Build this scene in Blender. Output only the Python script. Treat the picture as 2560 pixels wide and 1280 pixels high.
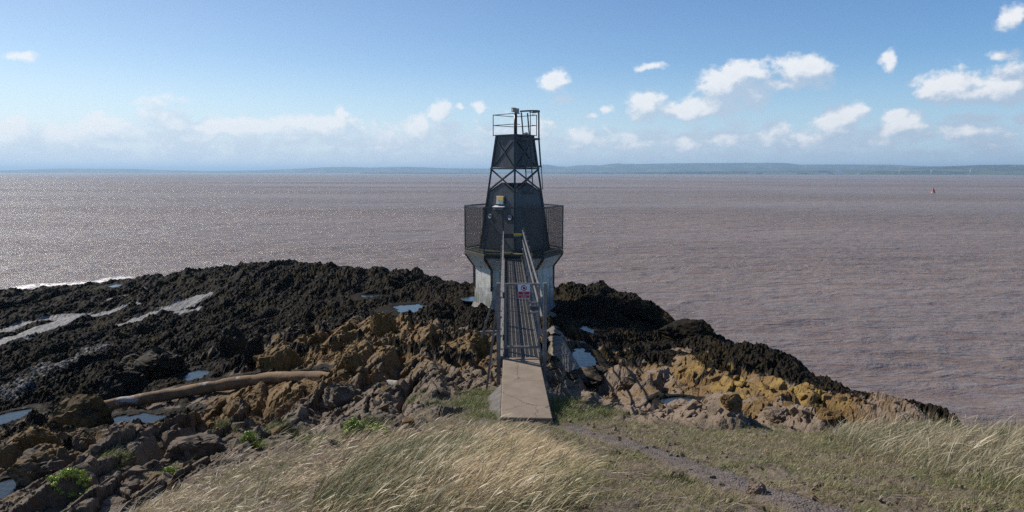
import bpy, bmesh, math, random
import numpy as np
from mathutils import Vector, Matrix
for o in list(bpy.data.objects): bpy.data.objects.remove(o)
random.seed(7); RNG = np.random.default_rng(7)
S = bpy.context.scene; COL = S.collection; R = math.radians

# ------------------------------------------------------------------ camera, sky, sun, exposure
EYE = 10.0                      # metres above the water (z = 0)
FPX, PITCH, ROLL = 1730.0, R(6.85), R(0.09)
cam = bpy.data.cameras.new('camera'); co = bpy.data.objects.new('camera', cam); COL.objects.link(co)
cam.sensor_width = 36.0; cam.lens = 36.0 * FPX / 2560.0; cam.clip_start = 0.1; cam.clip_end = 90000
CAMROT = Matrix.Rotation(R(90) - PITCH, 3, 'X') @ Matrix.Rotation(ROLL, 3, 'Z')
co.matrix_world = Matrix.Translation((0, 0, EYE)) @ CAMROT.to_4x4()
S.camera = co
SUN_AZ, SUN_EL = R(-52), R(37)  # left of the view, ahead of the camera
S.view_settings.view_transform = 'Standard'; S.view_settings.look = 'None'
S.view_settings.gamma = 1.0; S.view_settings.exposure = 0.30
sl = bpy.data.lights.new('sun', 'SUN'); sl.energy = 4.3; sl.angle = R(0.53); sl.color = (1.0, 0.95, 0.87)
so = bpy.data.objects.new('sun', sl); COL.objects.link(so)
sdir = Vector((math.sin(SUN_AZ) * math.cos(SUN_EL), math.cos(SUN_AZ) * math.cos(SUN_EL), math.sin(SUN_EL)))
so.rotation_euler = sdir.to_track_quat('Z', 'Y').to_euler(); so.location = sdir * 60
S.cycles.max_bounces = 6; S.cycles.volume_bounces = 0; S.cycles.sample_clamp_indirect = 2.0
S.cycles.sample_clamp_direct = 6.0; S.cycles.use_denoising = False

def pxdir(px, py):
    v = CAMROT @ Vector(((px - 1280) / FPX, (640 - py) / FPX, -1.0)); return v.normalized()
def at(px, py, z):
    """point at height z (relative to the eye) seen towards that bearing"""
    d = pxdir(px, py); t = z / d.z; return (d.x * t, d.y * t, z)

# ---- node helper
class NT:
    def __init__(s, tree): s.t = tree; s.n = tree.nodes; s.l = tree.links; s.n.clear()
    def a(s, typ, ins=None, **kw):
        n = s.n.new(typ)
        for k, v in kw.items(): setattr(n, k, v)
        for k, v in (ins or {}).items():
            if isinstance(v, bpy.types.NodeSocket): s.l.new(v, n.inputs[k])
            else: n.inputs[k].default_value = v
        return n
    def m(s, op, a, b=0.0, c=0.0, clamp=False):
        n = s.n.new('ShaderNodeMath'); n.operation = op; n.use_clamp = clamp
        for i, v in enumerate((a, b, c)):
            if isinstance(v, bpy.types.NodeSocket): s.l.new(v, n.inputs[i])
            else: n.inputs[i].default_value = v
        return n.outputs[0]
    def v(s, op, a, b=None, scale=None):
        n = s.n.new('ShaderNodeVectorMath'); n.operation = op
        for i, v in enumerate((a, b)):
            if v is None: continue
            if isinstance(v, bpy.types.NodeSocket): s.l.new(v, n.inputs[i])
            else: n.inputs[i].default_value = v
        if scale is not None: n.inputs['Scale'].default_value = scale
        return n.outputs['Value'] if op in ('LENGTH', 'DOT_PRODUCT') else n.outputs[0]
    def mix(s, f, a, b, blend='MIX'):
        n = s.n.new('ShaderNodeMix'); n.data_type = 'RGBA'; n.blend_type = blend
        for i, v in ((0, f), (6, a), (7, b)):
            if isinstance(v, bpy.types.NodeSocket): s.l.new(v, n.inputs[i])
            else: n.inputs[i].default_value = v if i == 0 else (tuple(v) + (1,) if len(v) == 3 else v)
        return n.outputs[2]
    def noise(s, vec, scale, detail=4, rough=0.55, dist=0.0):
        n = s.a('ShaderNodeTexNoise', {'Scale': scale, 'Detail': detail, 'Roughness': rough, 'Distortion': dist})
        if vec is not None: s.l.new(vec, n.inputs['Vector'])
        return n.outputs['Fac']
    def ramp(s, f, lo, hi, a=0.0, b=1.0, smooth=True):
        n = s.a('ShaderNodeMapRange', {'From Min': lo, 'From Max': hi, 'To Min': a, 'To Max': b})
        n.interpolation_type = 'SMOOTHSTEP' if smooth else 'LINEAR'
        s.l.new(f, n.inputs[0]); return n.outputs[0]

# ---- sky with clouds, laid out by compass bearing and elevation
W = bpy.data.worlds.new('World'); S.world = W; W.use_nodes = True
SKY_STRENGTH = 0.11
CLOUDS = [ # centre and half sizes in photo pixels -> turned into bearing / elevation; weight
 (1612,268,52,36,1),(1700,276,70,22,1),(1775,266,85,34,1),(1808,222,62,54,1),(1845,192,76,36,1.05),(1875,232,45,40,.9),(1905,186,28,18,.8),
 (1985,182,54,44,1),(2032,176,50,42,1),(1950,208,46,18,.85),
 (2372,220,78,46,1),(2440,238,70,24,1),(2530,212,86,48,1.05),(2325,240,44,22,.9),(2620,210,80,45,1),
 (1385,200,34,27,.95),(1405,248,24,12,.62),(1620,170,30,9,.55),(2220,160,20,27,.66),(2530,45,34,34,.62),(2510,140,36,13,.55),
 (1102,276,29,32,1),(1146,265,9,11,.7),(1203,263,18,12,.75),(853,290,20,22,.8),(1515,278,14,9,.6),(1480,293,16,6,.5),(1375,305,18,8,.45),
 (2105,296,64,38,1),(2112,330,50,22,.9),(2240,286,34,20,.9),(2260,322,80,34,.75),(2440,298,70,16,.8),(2560,295,30,18,.8),(2420,335,90,30,.65),
 (35,322,52,36,.9),(150,338,70,34,.95),(252,326,58,40,.95),(425,304,66,30,1),(470,345,84,34,1),(610,318,200,20,.95),(790,312,140,22,.9),
 (735,347,54,17,.8),(835,358,70,15,.8),(1040,328,54,36,.85),(1122,324,36,24,.85),(960,370,80,15,.75),(1180,380,110,14,.6),(700,330,240,26,.55),
 (1470,345,48,28,.85),(1545,372,60,14,.65),(1600,345,40,18,.6),(1715,352,40,24,.8),(1820,338,95,28,.8),(1935,330,48,28,.85),(2020,345,70,22,.7),
 (1690,372,60,12,.65),(1440,368,40,10,.7),(50,145,40,9,.5),(400,252,44,20,.42),(290,315,50,7,.5),(190,380,240,20,.45),(480,375,110,20,.6)]
CLOUDS += [(cx, 348 + 14 * math.sin(cx * .013), 130, 30 + 8 * math.sin(cx * .021), .50) for cx in range(-60, 2700, 170)]
CLOUDS += [(cx, 388, 160, 16, .42) for cx in range(0, 2700, 230)]
def azel(px, py):
    d = pxdir(px, py); return math.atan2(d.x, d.y), math.asin(d.z)
def cloud_group():
    g = bpy.data.node_groups.new('cloud_density', 'ShaderNodeTree')
    g.interface.new_socket('Vector', in_out='INPUT', socket_type='NodeSocketVector')
    g.interface.new_socket('Density', in_out='OUTPUT', socket_type='NodeSocketFloat')
    n = NT(g); gi = n.n.new('NodeGroupInput'); go = n.n.new('NodeGroupOutput'); P = gi.outputs[0]
    w = n.a('ShaderNodeTexNoise', {'Vector': P, 'Scale': 26.0, 'Detail': 4.0, 'Roughness': 0.55})
    wv = n.v('SUBTRACT', w.outputs['Color'], (.5, .5, .5)); Pw = n.v('ADD', P, n.v('MULTIPLY', wv, (.035, .02, 0)))
    acc = None
    for (cx, cy, rx, ry, wt) in CLOUDS:
        a, e = azel(cx, cy); a2, _ = azel(cx + rx, cy); _, e2 = azel(cx, cy - ry)
        d = n.v('LENGTH', n.v('MULTIPLY', n.v('SUBTRACT', Pw, (a, e, 0)), (1 / abs(a2 - a), 1 / abs(e2 - e), 0)))
        b = n.m('MULTIPLY_ADD', d, -wt * .85, wt)
        acc = b if acc is None else n.m('SMOOTH_MAX', acc, b, .12)
    nz = n.noise(n.v('MULTIPLY', P, (1, 1.25, 1)), 34.0, 7, .6)
    nf = n.noise(n.v('MULTIPLY', P, (1, 1.2, 1)), 90.0, 4, .6)
    dens = n.m('ADD', acc, n.m('MULTIPLY_ADD', nz, 1.45, -.70)); dens = n.m('ADD', dens, n.m('MULTIPLY_ADD', nf, .55, -.275))
    n.l.new(dens, go.inputs[0]); return g
def build_world():
    n = NT(W.node_tree)
    sky = n.a('ShaderNodeTexSky', sky_type='NISHITA', sun_disc=False, sun_elevation=SUN_EL, sun_rotation=SUN_AZ,
              altitude=20, air_density=1.0, dust_density=0.15, ozone_density=2.2)
    tc = n.a('ShaderNodeTexCoord'); D = tc.outputs['Generated']
    sx = n.a('ShaderNodeSeparateXYZ', {0: D})
    az = n.m('ARCTAN2', sx.outputs[0], sx.outputs[1]); el = n.m('ARCSINE', sx.outputs[2])
    P = n.a('ShaderNodeCombineXYZ', {0: az, 1: el}).outputs[0]
    g = cloud_group()
    d0 = n.a('ShaderNodeGroup', {}, node_tree=g); n.l.new(P, d0.inputs[0])
    off = n.v('ADD', P, (-.013, .025, 0))
    d1 = n.a('ShaderNodeGroup', {}, node_tree=g); n.l.new(off, d1.inputs[0])
    D0, D1 = d0.outputs[0], d1.outputs[0]
    toward = n.ramp(n.v('DOT_PRODUCT', D, tuple(sdir)), .10, .88, smooth=False)
    alpha = n.m('MULTIPLY', n.ramp(D0, -.10, .46), n.m('MULTIPLY_ADD', toward, -.12, 1.0))
    lit = n.ramp(n.m('SUBTRACT', D0, D1), .02, .95)
    thick = n.ramp(D0, .55, 1.5)
    lit2 = n.m('MULTIPLY', lit, n.m('MULTIPLY_ADD', thick, -.18, 1.0))
    low = n.ramp(el, .02, .085, 1, 0)                      # thin layer cloud low over the far shore
    bn = n.noise(n.v('MULTIPLY', P, (1, 3.2, 1)), 14.0, 7, .6)
    veil = n.m('MULTIPLY', n.ramp(bn, .36, .70), low)
    # the air is deeper blue away from the sun and paler towards it
    base = n.a('ShaderNodeGamma', {'Color': n.v('SCALE', sky.outputs[0], scale=.1), 'Gamma': 1.22}).outputs[0]
    base = n.v('SCALE', n.mix(1.0, base, n.mix(toward, (.71, .90, 1.08), (.80, .74, .73)), 'MULTIPLY'), scale=10.0)
    base = n.mix(n.ramp(el, .0, .16, .72, 0), base, n.mix(toward, (4.0, 5.2, 6.6), (5.6, 6.5, 7.5)))     # milky air low over the estuary
    skyc = n.mix(n.m('MULTIPLY', veil, n.m('MULTIPLY_ADD', toward, -.28, .62)), base, n.mix(toward, (4.0, 5.0, 6.3), (6.2, 6.8, 7.4)))
    shade = n.mix(.7, skyc, n.mix(toward, (3.5, 4.1, 5.0), (4.9, 5.6, 6.5))); bright = n.mix(toward, (6.7, 6.8, 7.0), (6.9, 7.1, 7.3))
    cc = n.mix(lit2, shade, bright)
    fade = n.ramp(el, .006, .03, .5, 1.0)
    col = n.mix(n.m('MULTIPLY', alpha, fade), skyc, cc)
    bg = n.a('ShaderNodeBackground', {'Color': col, 'Strength': SKY_STRENGTH})
    out = n.a('ShaderNodeOutputWorld'); n.l.new(bg.outputs[0], out.inputs[0])
build_world()
W.cycles.sampling_method = 'MANUAL'; W.cycles.sample_map_resolution = 1024

# ------------------------------------------------------------------ numpy noise
def _h(ix, iy, seed):
    h = (ix.astype(np.int64) * 374761393 + iy.astype(np.int64) * 668265263 + seed * 2147483647 + 1274126177) & 0xffffffff
    h = ((h ^ (h >> 13)) * 1274126177) & 0xffffffff
    h = ((h ^ (h >> 16)) * 2246822519) & 0xffffffff
    return ((h ^ (h >> 15)) & 0xffffff) / float(0xffffff)
def perlin(x, y, seed=0):
    xi, yi = np.floor(x), np.floor(y); fx, fy = x - xi, y - yi
    u = fx * fx * fx * (fx * (fx * 6 - 15) + 10); v = fy * fy * fy * (fy * (fy * 6 - 15) + 10)
    def gr(dx, dy):
        a = _h(xi + dx, yi + dy, seed) * 2 * np.pi
        return np.cos(a) * (fx - dx) + np.sin(a) * (fy - dy)
    n0 = gr(0, 0) * (1 - u) + gr(1, 0) * u; n1 = gr(0, 1) * (1 - u) + gr(1, 1) * u
    return (n0 * (1 - v) + n1 * v) * 1.5
def fbm(x, y, oct=4, seed=0, gain=.5):
    s = 0; a = 1; t = 0
    for i in range(oct):
        s = s + a * perlin(x * 2 ** i, y * 2 ** i, seed + i * 17); t += a; a *= gain
    return s / t
def blocks(u, v, seed):
    """broken-block relief: every cell is a tilted facet with its own height; returns height, edge distance"""
    iu, iv = np.floor(u), np.floor(v)
    f1 = np.full(u.shape, 9.0); f2 = np.full(u.shape, 9.0); hh = np.zeros(u.shape)
    for dx in (-1, 0, 1):
        for dy in (-1, 0, 1):
            cx, cy = iu + dx, iv + dy
            ru, rv = u - cx - _h(cx, cy, seed), v - cy - _h(cx, cy, seed + 1)
            d = np.maximum(np.abs(ru * .94 + rv * .34), np.abs(rv * .94 - ru * .34)) * .75 + .35 * np.hypot(ru, rv)
            z = (_h(cx, cy, seed + 2) - .5) + ru * (_h(cx, cy, seed + 3) - .1) * .9 + rv * (_h(cx, cy, seed + 4) - .5) * .5
            nearer = d < f1
            f2 = np.where(nearer, f1, np.minimum(f2, d)); hh = np.where(nearer, z, hh); f1 = np.where(nearer, d, f1)
    return hh, f2 - f1
def sstep(a, b, x):
    t = np.clip((x - a) / (b - a), 0, 1); return t * t * (3 - 2 * t)

# ------------------------------------------------------------------ the headland: control points (bearing px, py, height below the eye, weed, lichen, grass)
CP = [
 (0,1279,-4.9,.1,.2,0),(150,1225,-4.4,0,.3,0),(300,1270,-3.6,0,.1,.1),(420,1275,-2.95,0,0,.9),(600,1279,-2.45,0,0,1),(900,1279,-2.1,0,0,1),(1200,1279,-2.0,0,0,1),
 (1500,1279,-2.0,0,0,.55),(1800,1279,-2.0,0,0,.5),(2100,1279,-2.0,0,0,.6),(2500,1279,-2.0,0,0,1),(2750,1250,-2.1,0,0,1),
 (100,1150,-5.3,.1,.5,0),(300,1150,-4.7,0,.3,0),(500,1180,-3.6,0,0,.1),(700,1150,-3.05,0,0,.6),(600,1235,-2.65,0,0,1),(1000,1120,-3.1,0,0,.8),(1280,1120,-3.05,0,0,.9),
 (1280,1062,-3.65,0,0,.6),(1500,1100,-3.2,0,0,.6),(1450,1060,-3.65,0,0,.7),(1700,1095,-3.4,0,0,.7),(1900,1105,-3.25,0,0,.5),(2100,1095,-3.25,0,0,.9),(2300,1075,-3.2,0,0,1),
 (2560,1112,-3.0,0,0,1),(2750,1115,-3.0,0,0,1),(1700,1180,-2.6,0,0,.5),(2300,1180,-2.5,0,0,.9),(2600,1180,-2.45,0,0,1),
 (1500,1040,-4.0,0,.1,.35),(1600,1050,-3.95,0,.2,.1),(1750,1060,-4.0,0,.3,0),(1900,1065,-4.1,0,.5,0),(2050,1065,-4.2,0,.6,0),(2150,1062,-4.4,0,.5,0),
 (1650,980,-4.7,0,.45,0),(1850,980,-4.8,0,.95,0),(1980,1000,-4.7,0,1,0),(1550,950,-5.1,.2,.5,0),(1750,940,-5.3,.35,.9,0),(1850,915,-5.6,.8,.5,0),
 (2100,1000,-5.3,.8,.2,0),(2250,1040,-5.3,1,0,0),(2450,1085,-5.4,1,0,0),(2300,1030,-5.6,1,0,0),(2160,990,-5.9,1,0,0),(2000,930,-6.3,1,0,0),(1880,880,-6.7,1,0,0),
 (1790,852,-6.8,1,0,0),(1700,805,-6.9,1,0,0),(1600,775,-7,1,0,0),(1500,750,-6.9,1,0,0),(1400,742,-6.7,1,0,0),
 (1600,860,-6.4,.8,.2,0),(1600,900,-5.9,.6,.5,0),(1470,900,-5.6,.7,.1,0),(1450,820,-6.2,1,0,0),(1400,780,-6.1,1,0,0),(1400,950,-4.9,.5,.1,0),(1460,1000,-4.35,.1,0,.3),
 (1180,712,-6.3,1,0,0),(1100,698,-6.5,1,0,0),(1000,690,-6.8,1,0,0),(850,680,-7.25,1,0,0),(700,673,-7.8,1,0,0),(600,678,-8.05,1,0,0),(480,693,-8.4,1,0,0),
 (300,706,-8.8,1,0,0),(150,730,-9.25,1,0,0),(0,740,-9.5,1,0,0),(-250,745,-9.6,1,0,0),
 (0,800,-8.9,1,0,0),(300,790,-8.3,1,0,0),(600,760,-7.5,1,0,0),(900,740,-6.8,1,0,0),(1100,760,-6.15,1,.05,0),(1040,770,-6.2,.9,0,0),(0,900,-8.0,1,0,0),(250,880,-7.5,1,0,0),
 (480,850,-7.1,1,0,0),(700,820,-6.5,.75,.3,0),(850,840,-6.0,.15,.9,0),(960,820,-5.8,.1,.9,0),(800,900,-5.6,.15,.85,0),(650,920,-6.0,.4,.6,0),(500,940,-6.6,.8,.1,0),
 (0,1000,-7.0,1,0,0),(200,960,-6.8,1,0,0),(330,930,-6.6,.7,.35,0),(200,1060,-5.95,.3,.6,0),(370,1050,-6.3,.6,.1,0),(450,1085,-5.6,.05,.6,0),(100,1080,-6.2,.4,.5,0),
 (600,1050,-5.0,0,.75,0),(650,975,-5.5,0,.8,0),(800,955,-5.1,0,.7,0),(800,1030,-4.4,0,.25,0),(950,1000,-4.4,0,.3,0),(1000,945,-4.9,.1,.5,0),(1100,880,-5.25,.4,.5,0),
 (1200,860,-5.35,.1,.85,0),(1220,800,-5.95,.7,.2,0),(1210,960,-4.4,0,.2,.1),(1180,1000,-4.1,0,0,.6),(1100,1040,-3.9,0,0,.3),(900,1080,-3.6,0,0,.3),(700,1090,-4.0,0,.1,.1),
 (600,1130,-3.9,0,.1,.05),(0,1130,-5.9,.3,.5,0),(-250,1100,-6.6,1,0,0),(-250,1250,-5.6,.3,.3,0),(-300,900,-8.4,1,0,0),
 (1300,930,-4.6,.1,.3,0),(1300,850,-5.3,.6,.3,0),(1290,780,-6.0,.9,0,0)]
CPW = [at(p[0], p[1], p[2]) + p[3:] for p in CP]
# sea bed beyond the edge, and the grassy ground under and behind the camera
SEABED = [(12.4,12),(12.6,16),(12.4,20),(12.1,24),(11.7,28),(11.3,32),(10,36),(8,39),(5.5,41.5),(3,43.5),(0,45.5),(-4,49),(-9,54),(-15,60),(-21,65),(-28,66),(-35,65),(-42,63),(-52,62)]
CPW += [(x, y, -10.9, 1, 0, 0) for x, y in SEABED] + [(x * 1.15 + (3 if x > 3 else 0), y * 1.12 + 2, -12.5, 1, 0, 0) for x, y in SEABED]
CPW += [(12.5, 8, -6.5, 0, 0, .6), (15, 6, -9.5, .5, 0, 0), (9, 9.5, -4.3, 0, 0, 1), (8.5, 4, -2.6, 0, 0, 1), (7, 11, -4.9, .6, 0, .3)]
CPW += [(0, 1.5, -1.75, 0, 0, 1), (4, 1.5, -1.7, 0, 0, 1), (-3, 2.5, -2.1, 0, 0, 1), (-6, 3, -3.6, 0, .1, .3), (0, -3, -1.5, 0, 0, 1), (-60, 40, -10, 1, 0, 0), (-40, 20, -8.4, 1, 0, 0)]
CPA = np.array(CPW, float); CPA[CPA[:, 0] < 0, 4] *= 1.02
def _tps_fit(xy, val, lam):
    n = len(xy); d2 = ((xy[:, None] - xy[None]) ** 2).sum(-1)
    K = .5 * d2 * np.log(d2 + 1e-9) + lam * np.eye(n); Pm = np.c_[np.ones(n), xy]
    A = np.block([[K, Pm], [Pm.T, np.zeros((3, 3))]])
    return np.linalg.solve(A, np.r_[val, np.zeros(3)])
# bearings stretch with distance, so the surface is fitted in log-range space, where the points are evenly spread
def _warp(x, y):
    yy = np.maximum(y + 6.0, 1.0); return np.stack([x / yy * 6.0, np.log(yy) * 6.0], -1)
_XY = _warp(CPA[:, 0], CPA[:, 1]); _WZ = _tps_fit(_XY, CPA[:, 2], .15)
# both fields are tabulated once over that space and looked up bilinearly
_G0 = np.linspace(-14, 14, 420); _G1 = np.linspace(0, 28, 420)
def _table():
    q = np.stack(np.meshgrid(_G0, _G1, indexing='ij'), -1).reshape(-1, 2); T = np.empty((len(q), 4))
    for i in range(0, len(q), 30000):
        p = q[i:i + 30000]; d2 = ((p[:, None] - _XY[None]) ** 2).sum(-1)
        T[i:i + 30000, 0] = (.5 * d2 * np.log(d2 + 1e-9)) @ _WZ[:-3] + _WZ[-3] + p @ _WZ[-2:]
        w = (d2 + .02) ** -1.6; T[i:i + 30000, 1:] = (w @ CPA[:, 3:6]) / w.sum(1)[:, None]
    T[:, 0] = np.clip(T[:, 0], -13, -1.2); return T.reshape(len(_G0), len(_G1), 4)
_TAB = _table()
def _look(x, y, c):
    q = _warp(np.asarray(x, float), np.asarray(y, float))
    a = np.clip((q[..., 0] - _G0[0]) / (_G0[1] - _G0[0]), 0, len(_G0) - 1.001); b = np.clip((q[..., 1] - _G1[0]) / (_G1[1] - _G1[0]), 0, len(_G1) - 1.001)
    i, j = a.astype(int), b.astype(int); a = (a - i)[..., None]; b = (b - j)[..., None]; T = _TAB[..., c]
    return (T[i, j] * (1 - a) + T[i + 1, j] * a) * (1 - b) + (T[i, j + 1] * (1 - a) + T[i + 1, j + 1] * a) * b
def base_h(x, y): return _look(x, y, slice(0, 1))[..., 0]
def zones(x, y): return _look(x, y, slice(1, 4))
def hit(px, py):
    """where a sight line meets the smooth ground"""
    d = pxdir(px, py); t = np.geomspace(2.5, 90, 1600); h = base_h(d.x * t, d.y * t)
    k = np.argmax(d.z * t < h); t = t[k] if k > 0 else 80.0
    return np.array([d.x * t, d.y * t, d.z * t])

SLABS = [([(-20,868),(90,828),(185,795)],.55,1),([(-20,836),(60,815),(195,786)],.35,.9),([(232,794),(290,778),(328,767)],.35,.95),([(300,822),(385,790),(440,772),(505,744)],.55,1),
         ([(450,782),(492,774)],.3,.9),([(-20,1000),(100,935),(240,880)],.6,.45),([(285,744),(352,728)],.3,.6),([(690,985),(690,990)],.2,0)]
SLW = [(np.array([hit(*p)[:2] for p in pl]), w, s) for pl, w, s in SLABS]
POOLS = [(365,1052,1.05,.5),(540,966,.8,.45),(487,937,.45,.6),(627,943,.35,.4),(775,933,.35,.35),(1038,770,.9,.9),(940,738,.7,.6),(1463,905,.32,1.5),(1466,822,.25,.8),(305,714,.9,.8),(1700,1000,.3,.25),(1180,745,.35,.4),(35,1212,.35,.35),(10,1048,.35,.7)]
PLW = []
for (px, py, rx, ry) in POOLS:
    p = hit(px, py); PLW.append((p[0], p[1], p[2] - .04, rx, ry))
def polydist(x, y, pl):
    d = np.full(np.shape(x), 1e9)
    for a, b in zip(pl[:-1], pl[1:]):
        ab = b - a; t = np.clip(((x - a[0]) * ab[0] + (y - a[1]) * ab[1]) / (ab @ ab + 1e-9), 0, 1)
        d = np.minimum(d, np.hypot(x - a[0] - t * ab[0], y - a[1] - t * ab[1]))
    return d
PATH_PX = [(1415,1062),(1500,1085),(1600,1112),(1700,1145),(1800,1185),(1900,1218),(2020,1255),(2110,1290),(2250,1350)]
PATH = np.array([hit(*p)[:2] for p in PATH_PX])
WALK0, WALK1 = np.array([.19, 13.46]), np.array([.04, 29.5])
TOWER = np.array([.12, 31.7])
RAMPC = np.array([[.215, 10.05], [.19, 13.5]])

def ground(x, y, detail=True):
    """height below the eye and surface cover (weed, lichen, grass, bare slab) of the headland"""
    x = np.asarray(x, float); y = np.asarray(y, float)
    b = base_h(x, y)
    wx = x + .9 * fbm(x * .35, y * .35, 3, 5); wy = y + .9 * fbm(x * .35 + 31, y * .35, 3, 9)
    Z = zones(wx, wy); weed, lich, gr = Z[..., 0], Z[..., 1], Z[..., 2]
    n1 = fbm(x * .8, y * .5, 4, 21); n2 = fbm(x * 2.3, y * 1.6, 4, 33)
    n3 = fbm(x * 5.5, y * 3.0, 3, 39); weed = sstep(.36, .62, weed + .50 * n1 + .42 * n2 + .22 * n3)
    grass = sstep(.22, .55, gr + .22 * n1 + .25 * n2)
    rock = 1 - grass
    if not detail: return b, weed, lich, grass
    r = np.hypot(x, y)
    # the beds strike away from the viewer and dip to the left
    u = x * .985 + y * .10; v = y * .985 - x * .10
    wu = u + .18 * fbm(x * .6, y * .4, 2, 61); wv = v + .3 * fbm(x * .5, y * .5, 2, 67)
    h = np.zeros_like(b)
    amp = .82 * rock * (1 - .25 * weed) * (.50 + .50 * np.clip(weed + sstep(.08, .35, lich + .2 * n1), 0, 1))
    z1, e1 = blocks(wu / 1.6, wv / 3.8, 101); z2, e2 = blocks(wu / .62, wv / 1.5, 111)
    z3, e3 = blocks(wu / .26 + .3 * z1, wv / .62, 121); z4, e4 = blocks(wu / .11, wv / .24, 131)
    pat = sstep(-.25, .35, fbm(x * .22 + 7, y * .15, 3, 141)); wk = (1 - .68 * weed) * (1 - weed * (1 - .35 - .9 * pat))
    h += amp * .55 * z1 * (1 - .5 * weed) * sstep(0, .10, e1)
    h += amp * .33 * wk * (z2 - .22 * (1 - sstep(0, .10, e2)))
    h += amp * .10 * wk * (z3 - .25 * (1 - sstep(0, .12, e3)))
    h += amp * .045 * (z4 - .35 * (1 - sstep(0, .22, e4))) * (1 - .5 * weed)
    saw = (wu / 1.15 + .6 * fbm(x * .3, y * .15, 2, 71)) % 1.0
    h += amp * (.36 - .16 * weed) * (np.minimum(saw / .8, (1 - saw) / .2) - .5)
    # mops of bladder wrack lie over the black rock
    lump = (1 - np.abs(fbm(x * 1.6, y * 1.3, 3, 81)) * 2.4) * .16 + (1 - np.abs(fbm(x * 4.2, y * 3.6, 3, 83)) * 2.4) * .09 + fbm(x * 11, y * 9, 2, 85) * .05
    h += weed * rock * ((.15 + .55 * pat) * lump + .14 * (.6 - np.abs(fbm(x * 4.6, y * 3.8, 3, 84)) * 2.2) + .05 * fbm(x * 13, y * 10, 2, 86) + .48 * fbm(u * .30, v * .17, 3, 87) + .20 * (1 - 2.6 * np.abs(fbm(u * .55, v * .22, 2, 89))))
    h += grass * (.05 * fbm(x * 1.1, y * 1.1, 3, 91) + .035 * fbm(x * 4, y * 4, 3, 93) + .02 * fbm(x * 13, y * 13, 2, 95))
    q = fbm(u * .16, v * .09, 3, 151) * 4.5; fl = np.floor(q); h += weed * rock * .34 * (fl + sstep(.55, .95, q - fl) - q)
    # level wet slabs between the weed; their shine is painted as pale grey
    slab = np.zeros_like(b)
    for pl, w, s in SLW:
        d = polydist(x + .5 * fbm(x * .9, y * .5, 3, 44), y, pl); slab = np.maximum(slab, s * (1 - sstep(w * .9, w * 1.7, d + .5 * w * n2)))
    h = h * (1 - .8 * slab) + .05 * slab
    # hollows holding pools
    for (cx, cy, cz, rx, ry) in PLW:
        d0 = np.hypot((x - cx) / (rx + .5), (y - cy + .4) / (ry + 1.0)); h = h * (1 - .55 * (1 - sstep(.9, 1.5, d0)))
        d = np.hypot((x - cx) / rx, (y - cy) / ry) + .5 * fbm(x * 1.6, y * 1.2, 3, 77) + .22 * fbm(x * 5, y * 4, 3, 79)
        k = 1 - sstep(.75, 1.35, d); h = h * (1 - k) + k * ((cz - .16) - b)
        k2 = sstep(.9, 1.3, d) * (1 - sstep(1.6, 2.6, d)); h = np.where(k2 > 0, np.maximum(h, (cz + .03 - b) * k2 + h * (1 - k2)), h)
    # calm the relief where the built things stand
    k = 1 - sstep(.5, 1.3, polydist(x, y, np.array([[.19, 9.8], [.19, 13.6]])))
    h = h * (1 - .8 * k)
    k = 1 - sstep(2.0, 3.2, np.hypot(x - TOWER[0], y - TOWER[1])); h = h * (1 - .8 * k) - .30 * k
    pd = polydist(x, y, PATH) + .14 * n2
    pk = 1 - sstep(.28, .5, pd); h = h * (1 - .5 * pk) - .05 * pk
    # shoreline fades below water
    for (cx, cy, cz, rx, ry) in PLW:
        wet = 1 - sstep(1.0, 1.5, np.hypot((x - cx) / (rx + .2), (y - cy) / (ry + .3)) + .3 * n2); weed = np.maximum(weed, wet * .9)
    return b + h, weed, lich * rock, grass, slab
def hit2(px, py):
    """where a sight line meets the real, broken ground"""
    d = pxdir(px, py); t = np.geomspace(3.0, 60, 2600); h = ground(d.x * t, d.y * t)[0]
    k = np.argmax(d.z * t < h); t = t[k]
    return np.array([d.x * t, d.y * t, d.z * t])
def gz(x, y):
    return EYE + float(ground(np.array([x]), np.array([y]))[0][0])

# ------------------------------------------------------------------ object helpers
def tag(o, label=None, cat=None, group=None, kind=None):
    if label: o['label'] = label
    if cat: o['category'] = cat
    if group: o['group'] = group
    if kind: o['kind'] = kind
    return o
def link(name, me, mat=None, parent=None, loc=None):
    o = bpy.data.objects.new(name, me); COL.objects.link(o)
    if mat is not None: me.materials.append(mat)
    if parent: o.parent = parent
    if loc is not None: o.location = loc
    return o
def empty(name, loc, rz=0.0):
    o = bpy.data.objects.new(name, None); COL.objects.link(o); o.location = loc; o.rotation_euler = (0, 0, rz); o.empty_display_size = .3
    return o
def mesh_np(name, V, F, smooth=False, attrs=None):
    """mesh from vertex array and (n,k) face array"""
    me = bpy.data.meshes.new(name); V = np.ascontiguousarray(V, np.float32); F = np.ascontiguousarray(F, np.int32)
    me.vertices.add(len(V)); me.vertices.foreach_set('co', V.ravel())
    me.loops.add(F.size); me.loops.foreach_set('vertex_index', F.ravel())
    me.polygons.add(len(F)); me.polygons.foreach_set('loop_start', np.arange(0, F.size, F.shape[1], dtype=np.int32))
    me.polygons.foreach_set('use_smooth', np.full(len(F), smooth, bool))
    for k, v in (attrs or {}).items():
        at_ = me.color_attributes.new(k, 'FLOAT_COLOR', 'POINT'); at_.data.foreach_set('color', np.ascontiguousarray(v, np.float32).ravel())
    me.update(calc_edges=True); me.validate(); return me
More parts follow.
